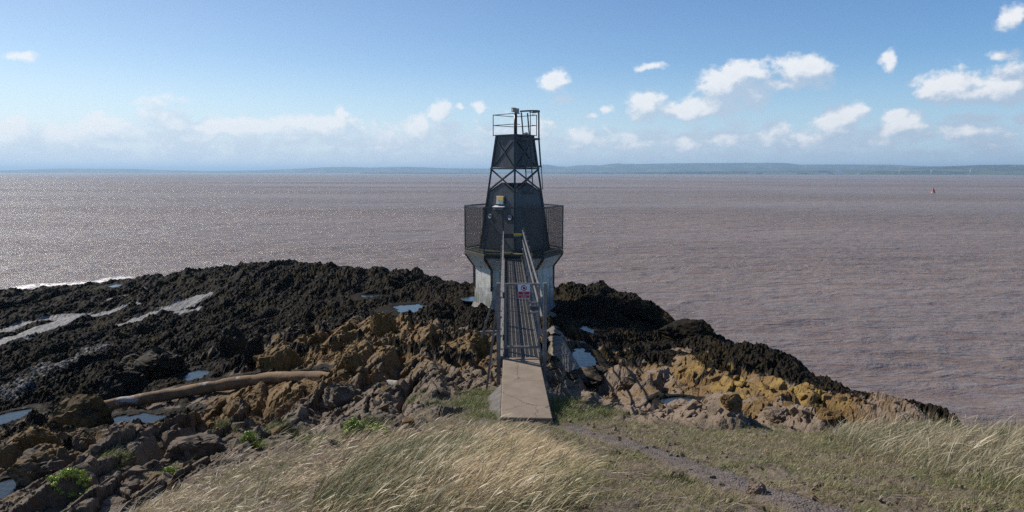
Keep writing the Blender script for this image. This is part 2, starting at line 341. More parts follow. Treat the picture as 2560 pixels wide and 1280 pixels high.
class MB:
    def __init__(s): s.v = []; s.f = []
    def add(s, v, f):
        k = len(s.v); s.v += [tuple(p) for p in v]; s.f += [tuple(i + k for i in q) for q in f]; return s
    def box(s, c, d, rz=0.0, M=None):
        x, y, z = d[0] / 2, d[1] / 2, d[2] / 2
        v = [Vector((i, j, k)) for k in (-z, z) for j in (-y, y) for i in (-x, x)]
        if rz: v = [Matrix.Rotation(rz, 3, 'Z') @ p for p in v]
        if M: v = [M @ p for p in v]
        return s.add([p + Vector(c) for p in v], [(0,2,3,1),(4,5,7,6),(0,1,5,4),(2,6,7,3),(0,4,6,2),(1,3,7,5)])
    def bar(s, a, b, w, h=None, up=(0, 0, 1)):
        """rectangular bar from a to b"""
        a, b = Vector(a), Vector(b); h = h or w; d = (b - a).normalized(); u = Vector(up)
        if abs(d.dot(u)) > .97: u = Vector((0, 1, 0))
        sd = d.cross(u).normalized(); u = sd.cross(d).normalized(); v = []
        for p in (a, b):
            for i, j in ((-1, -1), (1, -1), (1, 1), (-1, 1)): v.append(p + sd * i * w / 2 + u * j * h / 2)
        return s.add(v, [(3,2,1,0),(4,5,6,7),(0,1,5,4),(1,2,6,5),(2,3,7,6),(3,0,4,7)])
    def tube(s, pts, r, n=8, closed=False, cap=True):
        P = [Vector(p) for p in pts]; rr = r if isinstance(r, (list, tuple)) else [r] * len(P); v = []; f = []
        u = None
        for i, p in enumerate(P):
            a = P[(i - 1) % len(P)] if (closed or i > 0) else p; b = P[(i + 1) % len(P)] if (closed or i < len(P) - 1) else p
            t = (b - a).normalized()
            if u is None:
                u = Vector((0, 0, 1)) if abs(t.z) < .9 else Vector((1, 0, 0))
            u = (u - t * u.dot(t)).normalized(); w = t.cross(u)
            for k in range(n):
                an = 2 * math.pi * k / n; v.append(p + (u * math.cos(an) + w * math.sin(an)) * rr[i])
        m = len(P)
        for i in range(m if closed else m - 1):
            for k in range(n):
                j = (i + 1) % m; f.append((i * n + k, i * n + (k + 1) % n, j * n + (k + 1) % n, j * n + k))
        if cap and not closed: f += [tuple(range(n))[::-1], tuple((m - 1) * n + k for k in range(n))]
        return s.add(v, f)
    def prism(s, lo, hi):
        """solid between two matching outlines"""
        n = len(lo); return s.add(list(lo) + list(hi), [tuple(range(n))[::-1], tuple(range(n, 2 * n))] + [(i, (i + 1) % n, n + (i + 1) % n, n + i) for i in range(n)])
    def lathe(s, prof, n=20, c=(0, 0, 0)):
        v = []; f = []
        for r, z in prof:
            for k in range(n):
                a = 2 * math.pi * k / n; v.append((c[0] + r * math.cos(a), c[1] + r * math.sin(a), c[2] + z))
        for i in range(len(prof) - 1):
            for k in range(n): f.append((i * n + k, i * n + (k + 1) % n, (i + 1) * n + (k + 1) % n, (i + 1) * n + k))
        f += [tuple(range(n))[::-1], tuple((len(prof) - 1) * n + k for k in range(n))]
        return s.add(v, f)
    def build(s, name, mat, parent=None, smooth=False, bevel=0.0):
        me = bpy.data.meshes.new(name); me.from_pydata(s.v, [], s.f)
        bm = bmesh.new(); bm.from_mesh(me); bmesh.ops.recalc_face_normals(bm, faces=bm.faces)
        if bevel: bmesh.ops.bevel(bm, geom=[e for e in bm.edges if e.calc_face_angle(0) > .5], offset=bevel, segments=1, affect='EDGES')
        bm.to_mesh(me); bm.free()
        if smooth: me.polygons.foreach_set('use_smooth', [True] * len(me.polygons))
        return link(name, me, mat, parent)

# ------------------------------------------------------------------ materials
def new_mat(name):
    m = bpy.data.materials.new(name); m.use_nodes = True; return m, NT(m.node_tree)
def finish(n, bsdf):
    o = n.a('ShaderNodeOutputMaterial'); n.l.new(bsdf, o.inputs[0])
def simple(name, c1, c2=None, scale=6.0, rough=.6, metal=0.0, bump=0.0, bscale=30.0, spec=.5, rust=None, rustlim=(.58, .68), rscale=3.0, obj=True):
    m, n = new_mat(name); tc = n.a('ShaderNodeTexCoord'); P = tc.outputs['Object']
    col = n.mix(n.ramp(n.noise(P, scale, 6, .6), .3, .7), c1, c2 or c1)
    if rust is not None:
        col = n.mix(n.ramp(n.noise(P, rscale, 7, .65), *rustlim), col, rust)
    ins = {'Base Color': col, 'Roughness': rough, 'Metallic': metal, 'Specular IOR Level': spec}
    if bump:
        b = n.a('ShaderNodeBump', {'Strength': bump, 'Distance': .02, 'Height': n.noise(P, bscale, 5, .6)}); ins['Normal'] = b.outputs[0]
    finish(n, n.a('ShaderNodeBsdfPrincipled', ins).outputs[0]); return m

def mat_headland():
    m, n = new_mat('headland_rock'); geo = n.a('ShaderNodeNewGeometry'); P = geo.outputs['Position']
    at_ = n.a('ShaderNodeAttribute', attribute_name='cover'); sp = n.a('ShaderNodeSeparateColor', {0: at_.outputs['Color']})
    weed, lich, grass = sp.outputs[0], sp.outputs[1], sp.outputs[2]; slab = at_.outputs['Alpha']
    Pa = n.v('MULTIPLY', P, (1.0, .55, 1.3))
    nA = n.noise(Pa, .9, 6, .6); nB = n.noise(Pa, 5.0, 6, .65); nC = n.noise(P, 22.0, 5, .65); nD = n.noise(P, 2.2, 5, .6)
    rock = n.mix(n.ramp(nB, .3, .72), (.062, .046, .032), (.185, .136, .092))
    sx = n.a('ShaderNodeSeparateXYZ', {0: P}).outputs[0]        # a paler, tan bed of rock crops out to the east
    rock = n.mix(n.m('MULTIPLY', n.ramp(n.m('ADD', nA, n.ramp(sx, -.5, 2.5, -.12, .14)), .45, .62), .9), rock, n.mix(nC, (.115, .085, .062), (.285, .212, .152)))
    rock = n.mix(n.m('MULTIPLY', n.ramp(nC, .60, .75), .5), rock, (.34, .30, .26))
    lc = n.mix(n.ramp(nC, .3, .7), (.085, .050, .014), (.20, .112, .026)); lc = n.mix(n.m('MULTIPLY', n.ramp(nD, .40, .62), n.ramp(n.m('ADD', lich, n.ramp(sx, -1.0, 2.0, -.22, .06)), .74, .95)), lc, (.28, .18, .034))
    lf = n.ramp(n.m('ADD', n.m('ADD', n.m('MULTIPLY_ADD', n.noise(P, 13.0, 6, .75), .9, n.m('SUBTRACT', n.m('MULTIPLY', lich, 1.25), .46)), n.m('MULTIPLY_ADD', nB, .9, -.45)), n.m('MULTIPLY_ADD', nD, 1.6, -.8)), .44, .74)
    col = n.mix(n.m('MULTIPLY', lf, .85), rock, lc)
    wc = n.mix(n.ramp(nC, .35, .75), (.0105, .0085, .0065), (.040, .031, .021)); wc = n.mix(n.m('MULTIPLY', n.ramp(n.m('ADD', nA, n.m('MULTIPLY_ADD', nD, .5, -.25)), .50, .68), .8), wc, n.mix(nC, (.018, .0135, .005), (.062, .043, .015)))
    wc = n.mix(n.ramp(n.noise(P, 60.0, 3, .6), .68, .80), wc, (.07, .065, .06))
    col = n.mix(n.ramp(n.m('ADD', weed, n.m('MULTIPLY_ADD', nB, .7, -.35)), .35, .6), col, wc)
    soil = n.mix(n.ramp(nC, .3, .7), (.085, .066, .05), (.175, .135, .10)); soil = n.mix(n.ramp(nB, .48, .7), soil, (.085, .085, .032))
    col = n.mix(grass, col, soil)
    sc = n.mix(n.ramp(nC, .3, .7), (.12, .113, .108), (.30, .285, .27))  # bare slab grey, paled so the colour carries the wet shine
    sf = n.ramp(n.m('ADD', slab, n.m('ADD', n.m('MULTIPLY_ADD', nB, 1.1, -.55), n.m('MULTIPLY_ADD', nC, .7, -.35))), .38, .62)
    col = n.mix(sf, col, sc)
    grit = n.noise(P, 75.0, 4, .7); col = n.mix(1.0, col, n.mix(n.ramp(grit, .3, .7), (.62, .62, .62), (1.42, 1.40, 1.36)), 'MULTIPLY')
    # the rock stays wet under the weed
    rough = n.m('MULTIPLY_ADD', weed, -.12, .88); rough = n.m('MULTIPLY_ADD', n.m('MULTIPLY', n.m('SUBTRACT', nB, .5), weed), .5, rough)
    rough = n.m('MULTIPLY_ADD', sf, -.25, rough)
    b1 = n.a('ShaderNodeBump', {'Strength': .55, 'Distance': .035, 'Height': n.m('ADD', n.noise(Pa, 9.0, 8, .68), n.m('MULTIPLY', n.noise(P, 40.0, 6, .75), .8))})
    finish(n, n.a('ShaderNodeBsdfPrincipled', {'Base Color': col, 'Roughness': rough, 'Specular IOR Level': n.m('MULTIPLY_ADD', n.m('MULTIPLY', weed, n.ramp(n.noise(P, 7.0, 4, .6), .60, .72)), .25, n.m('MULTIPLY_ADD', weed, -.27, .30)), 'Normal': b1.outputs[0]}).outputs[0])
    return m
M_LAND = mat_headland()

# ------------------------------------------------------------------ headland mesh
def build_headland():
    na, nr = 1050, 1150
    az = np.linspace(R(-58), R(58), na); r = np.geomspace(1.6, 92, nr)
    RR, AA = np.meshgrid(r, az, indexing='ij'); x = RR * np.sin(AA); y = RR * np.cos(AA) - .4
    z, weed, lich, grass, slab = ground(x, y)
    V = np.stack([x, y, z + EYE], -1).reshape(-1, 3)
    idx = np.arange(na * nr).reshape(nr, na)
    F = np.stack([idx[:-1, :-1], idx[:-1, 1:], idx[1:, 1:], idx[1:, :-1]], -1).reshape(-1, 4)
    keep = (V[F, 2].max(1) > -.9); F = F[keep]
    used = np.zeros(len(V), bool); used[F.ravel()] = True; rem = np.cumsum(used) - 1
    cov = np.stack([weed, lich, grass, slab], -1).reshape(-1, 4)
    me = mesh_np('headland', V[used], rem[F], False, {'cover': cov[used]})
    tag(link('rocky_headland', me, M_LAND), kind='structure')
build_headland()

# ------------------------------------------------------------------ pools, path, loose stone
def mat_pool():
    m, n = new_mat('pool_water'); P = n.a('ShaderNodeNewGeometry').outputs['Position']
    b = n.a('ShaderNodeBump', {'Strength': .3, 'Distance': .03, 'Height': n.noise(P, 9.0, 4, .6)})
    finish(n, n.a('ShaderNodeBsdfPrincipled', {'Base Color': (.025, .032, .03, 1), 'Roughness': .04, 'IOR': 1.33, 'Normal': b.outputs[0]}).outputs[0]); return m
M_POOL = mat_pool()
for (cx, cy, cz, rx, ry) in PLW:
    mb = MB(); n = 28
    ring = [(cx + 1.5 * rx * math.cos(2 * math.pi * k / n), cy + 1.5 * ry * math.sin(2 * math.pi * k / n), EYE + cz) for k in range(n)]
    mb.add(ring + [(p[0], p[1], p[2] - .05) for p in ring], [tuple(range(n))] + [(k, n + k, n + (k + 1) % n, (k + 1) % n) for k in range(n)])
    tag(mb.build('pool_water', M_POOL), kind='structure')

def mat_gravel():
    m, n = new_mat('path_gravel'); P = n.a('ShaderNodeNewGeometry').outputs['Position']
    v = n.a('ShaderNodeTexVoronoi', {'Vector': P, 'Scale': 55.0}); c = n.a('ShaderNodeSeparateColor', {0: v.outputs['Color']}).outputs[0]
    col = n.mix(c, (.07, .055, .048), (.18, .142, .12)); col = n.mix(n.ramp(n.noise(P, 3.0, 5, .6), .4, .7), col, (.12, .092, .075))
    b = n.a('ShaderNodeBump', {'Strength': .9, 'Distance': .02, 'Height': n.m('ADD', v.outputs['Distance'], n.noise(P, 20.0, 5, .6))})
    finish(n, n.a('ShaderNodeBsdfPrincipled', {'Base Color': col, 'Roughness': .9, 'Normal': b.outputs[0]}).outputs[0]); return m
def build_path():
    seg = np.hypot(*np.diff(PATH, axis=0).T); t = np.r_[0, np.cumsum(seg)]; m = 260; k = 30
    tt = np.linspace(0, t[-1], m); cx = np.interp(tt, t, PATH[:, 0]); cy = np.interp(tt, t, PATH[:, 1])
    dx = np.gradient(cx); dy = np.gradient(cy); L = np.hypot(dx, dy); nx, ny = -dy / L, dx / L
    w = .22 + .12 * fbm(tt * 1.6, tt * 0, 4, 3); w2 = .22 + .12 * fbm(tt * 1.1, tt * 0 + 9, 3, 8)
    q = np.linspace(-1, 1, k)[None]; off = np.where(q < 0, q * w[:, None], q * w2[:, None])
    x = cx[:, None] + nx[:, None] * off; y = cy[:, None] + ny[:, None] * off
    x = x + .05 * perlin(x * 4, y * 4, 12) ; y = y + .05 * perlin(x * 4, y * 4, 14)
    z = ground(x, y)[0] + EYE + .022 - .05 * np.abs(q) ** 6 + .03 * fbm(x * 7, y * 7, 4, 4)
    V = np.stack([x, y, z], -1).reshape(-1, 3); idx = np.arange(m * k).reshape(m, k)
    F = np.stack([idx[:-1, :-1], idx[:-1, 1:], idx[1:, 1:], idx[1:, :-1]], -1).reshape(-1, 4)
    tag(link('gravel_path', mesh_np('gravel_path', V, F, True), mat_gravel()), kind='structure')
build_path()

def hull_rock(seed, n=16, sub=0, flat=.7):
    rg = np.random.default_rng(seed); p = rg.normal(size=(n, 3)); p /= np.linalg.norm(p, axis=1)[:, None]; p *= rg.uniform(.75, 1.1, (n, 1)); p[:, 2] *= flat; p[:, 1] *= rg.uniform(.8, 1.3)
    bm = bmesh.new(); vs = [bm.verts.new(q) for q in p]; bmesh.ops.convex_hull(bm, input=vs)
    bmesh.ops.delete(bm, geom=[v for v in bm.verts if not v.link_faces], context='VERTS')
    bmesh.ops.triangulate(bm, faces=bm.faces)
    if sub: bmesh.ops.subdivide_edges(bm, edges=bm.edges, cuts=sub, use_grid_fill=True); bmesh.ops.triangulate(bm, faces=bm.faces)
    bm.verts.index_update(); V = np.array([v.co[:] for v in bm.verts]); F = np.array([[v.index for v in f.verts] for f in bm.faces]); bm.free(); return V, F
def scatter(name, pts, sizes, mat, cover=None, templates=14, n=14, seed=0, tilt=.5, zoff=.15, flat=.7):
    """loose stones, all pieces of one uncountable bed of rubble"""
    rg = np.random.default_rng(seed); T = [hull_rock(900 + seed * 50 + i, n, 0, flat) for i in range(templates)]
    VV, FF, CC = [], [], []; k = 0
    which = rg.integers(0, templates, len(pts))
    for i, (p, s) in enumerate(zip(pts, sizes)):
        V, F = T[which[i]]; a = rg.uniform(0, 6.28); M = np.array(Matrix.Rotation(a, 3, 'Z') @ Matrix.Rotation(rg.normal() * tilt, 3, 'X') @ Matrix.Rotation(rg.normal() * tilt, 3, 'Y'))
        VV.append((V * s) @ M.T + p + (0, 0, zoff * s)); FF.append(F + k); k += len(V)
        if cover is not None: CC.append(np.repeat(cover[i][None], len(V), 0))
    me = mesh_np(name, np.concatenate(VV), np.concatenate(FF), False, {'cover': np.concatenate(CC)} if cover is not None else None)
    return tag(link(name, me, mat), kind='stuff')
def build_rubble():
    rg = np.random.default_rng(3); n = 13000
    a = R(rg.uniform(-42, 42, 1)[0]); a = R(1) * rg.uniform(-42, 42, n); r = 6 * (36 / 6) ** (rg.uniform(0, 1, n) ** .8)
    x, y = r * np.sin(a), r * np.cos(a); z, weed, lich, gr, slab = ground(x, y)
    ok = (gr < .2) & (polydist(x, y, PATH) > .7) & (rg.uniform(0, 1, n) > .75 * weed) & (fbm(x * .8, y * .6, 3, 88) > -.12) & (z > -9.2) & (slab < .2)
    ok &= np.hypot(x - TOWER[0], y - TOWER[1]) > 2.3; ok &= ~((np.abs(x - .2) < .85) & (y > 9) & (y < 14))
    for (cx, cy, cz, rx, ry) in PLW: ok &= np.hypot((x - cx) / (rx + .3), (y - cy + .3) / (ry + .6)) > 1.2
    x, y, z, weed, lich = (q[ok] for q in (x, y, z, weed, lich)); n = len(x)
    s = (.015 + .10 * rg.uniform(0, 1, n) ** 6) * (1 + .022 * y) * (1 - .4 * weed)
    cov = np.stack([weed, np.clip(lich + rg.normal(size=n) * .25, 0, 1), 0 * x, 0 * x], -1)
    scatter('rock_rubble', np.stack([x, y, z + EYE], -1), s, M_LAND, cov, 18, 13, 1)
    # pebbles and clods on the turf
    n = 5200; a = R(1) * rg.uniform(-38, 42, n); r = rg.uniform(4, 11, n); x, y = r * np.sin(a), r * np.cos(a); z, weed, lich, gr, slab = ground(x, y)
    pd = polydist(x, y, PATH); bare = fbm(x * 1.3, y * 1.3, 3, 55)
    ok = ((gr > .3) & (bare > .06) & (x > -.2)) | ((pd < .5) & (rg.uniform(0, 1, n) < .9)); ok &= z > -4.6
    x, y, z = x[ok], y[ok], z[ok]; s = .008 + .035 * rg.uniform(0, 1, len(x)) ** 4
    scatter('loose_gravel', np.stack([x, y, z + EYE + .01], -1), s, M_LAND, np.zeros((len(x), 4)), 10, 10, 2)
build_rubble()

# ------------------------------------------------------------------ sea
def mat_sea():
    m, n = new_mat('estuary_water'); geo = n.a('ShaderNodeNewGeometry'); P = geo.outputs['Position']
    Pw = n.v('MULTIPLY', P, (.55, 1.0, 1.0))
    big = n.noise(n.v('MULTIPLY', P, (.25, 1.0, 1)), .012, 4, .55)
    col = n.mix(n.ramp(big, .35, .68), (.185, .135, .115), (.248, .180, .150))
    mid = n.noise(n.v('MULTIPLY', P, (.5, 1.0, 1)), .09, 4, .6)
    col = n.mix(n.m('MULTIPLY', n.ramp(mid, .5, .75), .6), col, (.23, .165, .13))
    foam = n.m('MULTIPLY', n.ramp(n.noise(n.v('MULTIPLY', P, (.45, 1, 1)), .55, 6, .7), .655, .74), n.ramp(n.noise(n.v('MULTIPLY', P, (.35, 1, 1)), .016, 3, .55), .56, .68))
    fa = n.a('ShaderNodeAttribute', attribute_name='foam'); foam = n.m('MAXIMUM', foam, n.m('MULTIPLY', fa.outputs['Fac'], n.ramp(n.noise(P, 1.6, 6, .7), .42, .58)))
    col = n.mix(n.m('MULTIPLY', foam, .85), col, (.72, .70, .68))
    h = n.m('ADD', n.m('ADD', n.m('MULTIPLY', n.noise(Pw, .38, 6, .62, .6), 1.0), n.m('MULTIPLY', n.noise(Pw, 2.0, 5, .62), .36)), n.m('MULTIPLY', n.noise(Pw, .11, 3, .6), 1.6))
    calm = n.ramp(n.noise(n.v('MULTIPLY', P, (.22, 1, 1)), .010, 4, .6), .38, .62, .55, 1.15)
    b = n.a('ShaderNodeBump', {'Strength': 1.0, 'Distance': n.m('MULTIPLY', calm, 1.05), 'Height': h})
    rough = n.m('MULTIPLY_ADD', foam, .5, .15)
    # steep little waves hide each other, so the water never mirrors the whole sky at a low angle
    fr = n.a('ShaderNodeFresnel', {'IOR': 1.33, 'Normal': b.outputs[0]}).outputs[0]; fr = n.m('MULTIPLY', n.m('MINIMUM', fr, .75), .72)
    df = n.a('ShaderNodeBsdfDiffuse', {'Color': col, 'Normal': b.outputs[0]}); gl = n.a('ShaderNodeBsdfGlossy', {'Color': (.95, .92, .90, 1), 'Roughness': rough, 'Normal': b.outputs[0]})
    finish(n, n.a('ShaderNodeMixShader', {0: fr, 1: df.outputs[0], 2: gl.outputs[0]}).outputs[0]); return m
def build_sea():
    na, nr = 900, 760; az = np.linspace(R(-65), R(65), na); r = np.r_[np.geomspace(6, 1500, nr - 60), np.geomspace(1560, 42000, 60)]
    RR, AA = np.meshgrid(r, az, indexing='ij'); x = RR * np.sin(AA); y = RR * np.cos(AA)
    A = sstep(1500, 500, RR)
    z = A * (.16 * fbm(x * .07 + y * .02, y * .16, 3, 201) + .10 * (1 - 2.2 * np.abs(fbm(x * .18, y * .34 + .05 * x, 3, 207))) + .05 * sstep(260, 60, RR) * fbm(x * .7, y * 1.1, 2, 213))
    foam = np.zeros_like(z)
    line = [(-60, 735), (100, 718), (220, 711), (300, 700)]
    pl = np.array([at(px, py, -EYE)[:2] for px, py in line])
    near = (RR > 40) & (RR < 110); d = polydist(x[near] + 2 * fbm(x[near] * .2, y[near] * .2, 3, 2), y[near] + 2.2 * fbm(x[near] * .15, y[near] * .15, 3, 4), pl)
    foam[near] = 1 - sstep(.4, 1.6, d)
    V = np.stack([x, y, z], -1).reshape(-1, 3); idx = np.arange(na * nr).reshape(nr, na)
    F = np.stack([idx[:-1, :-1], idx[:-1, 1:], idx[1:, 1:], idx[1:, :-1]], -1).reshape(-1, 4)
    f4 = np.repeat(foam.reshape(-1, 1), 4, 1)
    tag(link('sea', mesh_np('sea', V, F, True, {'foam': f4}), mat_sea()), kind='structure')
build_sea()

# ------------------------------------------------------------------ far shore
def mat_hills(name, c1, c2, c3, scale):
    m, n = new_mat(name); P = n.a('ShaderNodeNewGeometry').outputs['Position']
    v = n.a('ShaderNodeTexVoronoi', {'Vector': n.v('MULTIPLY', P, (1, .6, 1.5)), 'Scale': scale}); c = n.a('ShaderNodeSeparateColor', {0: v.outputs['Color']}).outputs[0]
    col = n.mix(n.ramp(c, .3, .8), c1, c2); col = n.mix(n.ramp(n.noise(P, scale * 1.4, 5, .6), .5, .62), col, c3)
    finish(n, n.a('ShaderNodeBsdfPrincipled', {'Base Color': col, 'Roughness': .95}).outputs[0]); return m
M_HILL = mat_hills('far_fields', (.035, .055, .02), (.10, .115, .05), (.014, .024, .012), .0035)
def hills(name, prof, dist, depth, mat, rough=.08, mat_seed=1):
    """a range of hills: crest heights given along the bearing, rising from the shore and falling away behind"""
    px = np.array([p[0] for p in prof], float); py = np.array([p[1] for p in prof], float); m = 420
    X = np.linspace(px[0], px[-1], m); Y = np.interp(X, px, py); az = np.array([azel(a, 430)[0] for a in X]); base = np.array([azel(a, b)[1] for a, b in zip(X, Y)])
    k = 16; q = np.linspace(0, 1, k); V = np.empty((m, k, 3))
    crest = np.tan(np.maximum(base, .0002)) * (dist + depth * .45) + EYE
    for j, t in enumerate(q):
        d = dist + depth * t; sh = np.sin(min(t / .45, 1) * math.pi / 2) ** 1.3 if t <= .45 else math.cos((t - .45) / .55 * math.pi / 2) ** .8
        x, y = np.sin(az) * d, np.cos(az) * d
        h = crest * sh * (1 + (rough * fbm(x / 700, y / 700, 4, mat_seed) if .05 < t < .9 else 0)) - (3 if t in (0, 1) else 0)
        V[:, j] = np.stack([x, y, h], -1)
    idx = np.arange(m * k).reshape(m, k); F = np.stack([idx[:-1, :-1], idx[1:, :-1], idx[1:, 1:], idx[:-1, 1:]], -1).reshape(-1, 4)
    return tag(link(name, mesh_np(name, V.reshape(-1, 3), F, True), mat), kind='structure')
hills('far_hills', [(-300,424),(0,426),(60,424),(150,421.5),(330,422),(400,424.5),(520,427),(650,425.5),(760,421),(800,418.5),(860,417),(930,419),(1000,417),(1060,418),(1120,420.5),(1230,421.5),(1300,419),(1345,412),(1370,411.5),(1395,416),(1420,416.5),(1450,412.5),(1500,413.5),(1540,408.5),(1600,410),(1700,408),(1850,407),(1960,407),(2000,411.5),(2100,411),(2230,411.5),(2290,415),(2400,417),(2560,418),(2800,420)], 11500, 4200, M_HILL, .04)
hills('near_far_shore_hills', [(1900,433),(2050,430),(2180,426),(2260,420),(2330,416.5),(2400,415),(2450,412.5),(2520,411.5),(2600,412),(2800,415)], 7600, 2600, M_HILL, .05, 5)
hills('coastal_plain', [(900,433.2),(1050,431.8),(1250,431.6),(1450,431),(1600,430.5),(1750,428.5),(1900,427),(2050,426),(2200,428),(2350,427.5),(2560,427),(2800,427)], 6500, 900, M_HILL, .15, 9)
hills('low_coast', [(-300,428.6),(0,428.4),(240,428.8),(330,427.8),(520,428.6),(700,429.8),(860,430)], 14000, 900, M_HILL, .1, 11)

M_WHITE = simple('white_cladding', (.78, .78, .76), (.70, .70, .69), 2, .6)
M_GREYROOF = simple('grey_roofing', (.35, .36, .38), None, 2, .6)
def far_point(px, py_base, dist):
    a, _ = azel(px, py_base); return math.sin(a) * dist, math.cos(a) * dist, a
def shed(px0, px1, hgt, dist, label, roofh=2.0, z0=3.0):
    x0, y0, a0 = far_point(px0, 433, dist); x1, y1, a1 = far_point(px1, 433, dist); w = math.hypot(x1 - x0, y1 - y0)
    t = empty('industrial_shed', ((x0 + x1) / 2, (y0 + y1) / 2, z0), math.atan2(y1 - y0, x1 - x0)); tag(t, label, 'shed')
    MB().box((0, 0, hgt / 2), (w, 45, hgt)).build('wall', M_WHITE, t)
    MB().prism([(-w/2-1, -24, hgt+.01), (w/2+1, -24, hgt+.01), (w/2+1, 24, hgt+.01), (-w/2-1, 24, hgt+.01)], [(-w/2-1, -2, hgt+roofh), (w/2+1, -2, hgt+roofh), (w/2+1, 2, hgt+roofh), (-w/2-1, 2, hgt+roofh)]).build('roof', M_GREYROOF, t)
shed(1907, 1945, 9, 6450, 'long low white shed on the far shore, left of the tall white block')
shed(1950, 1992, 8, 6440, 'second long white shed on the far shore, directly right of the longest run')
shed(2036, 2072, 9, 6440, 'short white shed on the far shore just left of the tall white block')
shed(2085, 2106, 27, 6430, 'tall white block standing highest among the sheds on the far shore', 1)
shed(2136, 2152, 10, 6430, 'small white shed on the far shore just right of the tall white block')
shed(1868, 1890, 8, 6440, 'leftmost pale shed of the row on the far shore')
M_TURB = simple('turbine_white', (.8, .8, .8), None, 2, .4)
def turbine(px, hub, ang, label):
    x, y, a = far_point(px, 433, 6300); t = empty('wind_turbine', (x, y, 2)); tag(t, label, 'wind turbine', 'wind turbines on the far shore')
    MB().tube([(0, 0, 0), (0, 0, hub)], [1.8, 1.0], 10).build('tower', M_TURB, t, True)
    MB().box((0, -1, hub + 1.2), (3.4, 9, 3.4)).build('nacelle', M_TURB, t)
    for k in range(3):
        b = ang + k * 2.0944; MB().tube([(0, -6, hub + 1), (math.sin(b) * 12, -6, hub + 1 + math.cos(b) * 12), (math.sin(b) * 26, -6, hub + 1 + math.cos(b) * 26)], [.8, 1.1, .3], 6).build('blade', M_TURB, t, True)
turbine(2248, 32, .3, 'white wind turbine left of the other two on the far shore')
turbine(2327, 32, 1.0, 'white wind turbine in the middle of three on the far shore')
turbine(2425, 36, 0.6, 'white wind turbine furthest right on the far shore under the green hill')

# ------------------------------------------------------------------ buoy
M_RED = simple('buoy_red_paint', (.42, .05, .03), (.30, .05, .03), 4, .5); M_BUOYW = simple('buoy_hull_paint', (.55, .42, .36), (.40, .20, .14), 3, .5)
M_DARK = simple('dark_steel', (.03, .03, .035), (.05, .05, .05), 5, .5)
bx, by, _ = at(2333, 482, -EYE); bt = empty('channel_buoy', (bx, by, 0)); bt.scale = (.82, .82, .82); tag(bt, 'small red and white channel buoy floating far out on the brown water', 'buoy')
MB().lathe([(.2, -.9), (1.25, -.6), (1.35, .1), (1.3, .45), (.9, .62)], 20).build('hull', M_BUOYW, bt, True)
MB().lathe([(1.0, .62), (.62, 1.7), (.42, 2.5), (.30, 2.6)], 14).build('tower', M_RED, bt)
MB().tube([(0, 0, 2.6), (0, 0, 3.1)], .1, 8).build('lantern_post', M_DARK, bt); MB().lathe([(.16, 3.1), (.16, 3.35), (.06, 3.42)], 10).build('lantern', M_RED, bt)

# ------------------------------------------------------------------ lighthouse
def mat_black():
    m, n = new_mat('black_paint'); P = n.a('ShaderNodeTexCoord').outputs['Object']
    col = n.mix(n.ramp(n.noise(P, 2.5, 6, .6), .3, .7), (.016, .019, .024), (.034, .040, .048))
    st = n.noise(n.v('MULTIPLY', P, (9, 9, .7)), 1.6, 4, .6); col = n.mix(n.m('MULTIPLY', n.ramp(st, .56, .74), .6), col, (.10, .10, .10))
    col = n.mix(n.ramp(n.noise(n.v('MULTIPLY', P, (1, 1, .35)), 6.0, 6, .7), .62, .70), col, (.085, .045, .024))
    b = n.a('ShaderNodeBump', {'Strength': .25, 'Distance': .02, 'Height': n.noise(P, 2.2, 4, .5)})
    finish(n, n.a('ShaderNodeBsdfPrincipled', {'Base Color': col, 'Roughness': .42, 'Normal': b.outputs[0]}).outputs[0]); return m
def mat_base():
    m, n = new_mat('weathered_white_render'); P = n.a('ShaderNodeTexCoord').outputs['Object']; sp = n.a('ShaderNodeSeparateXYZ', {0: P})
    n1 = n.noise(P, 3.0, 7, .65); n2 = n.noise(P, 13.0, 6, .65); st = n.noise(n.v('MULTIPLY', P, (5, 5, .5)), 1.5, 5, .6)
    col = n.mix(n.ramp(n2, .3, .7), (.45, .44, .40), (.57, .56, .51)); low = n.ramp(sp.outputs[2], -.1, 1.7, .30, 0)
    col = n.mix(n.ramp(n.m('ADD', n1, low), .58, .74), col, (.30, .29, .27)); col = n.mix(n.ramp(n2, .64, .72), col, (.14, .14, .14))
    col = n.mix(n.m('MULTIPLY', n.ramp(st, .50, .68), .8), col, (.30, .20, .115)); col = n.mix(n.m('MULTIPLY', n.ramp(n.m('ADD', st, low), .72, .86), .7), col, (.10, .115, .07))
    b = n.a('ShaderNodeBump', {'Strength': .5, 'Distance': .03, 'Height': n2})
    finish(n, n.a('ShaderNodeBsdfPrincipled', {'Base Color': col, 'Roughness': .8, 'Normal': b.outputs[0]}).outputs[0]); return m
M_BLACK, M_BASE = mat_black(), mat_base()
M_RUST = simple('rusty_strap', (.13, .055, .022), (.26, .11, .035), 8, .85, rust=(.03, .028, .028), rustlim=(.5, .6), bump=.4)
M_PLAT = simple('platform_steel', (.022, .021, .021), (.05, .045, .04), 6, .7, rust=(.12, .06, .025), rustlim=(.58, .7), bump=.3)
M_MOSS = simple('mossy_edge', (.05, .048, .03), (.12, .12, .035), 7, .9, rust=(.05, .035, .025), rustlim=(.5, .6), bump=.5)
M_CONC = simple('old_concrete', (.20, .175, .155), (.32, .29, .265), 4, .9, rust=(.12, .10, .085), rustlim=(.52, .68), bump=.5, bscale=25)
M_GREYB = simple('grey_cabinet', (.42, .40, .34), (.52, .50, .44), 5, .5); M_YEL = simple('yellow_label', (.70, .40, .03), (.62, .36, .04), 20, .5)
M_BLUE = simple('blue_label', (.16, .36, .46), None, 5, .5); M_LEDGE = simple('pale_metal', (.60, .60, .60), (.50, .50, .5), 5, .45)
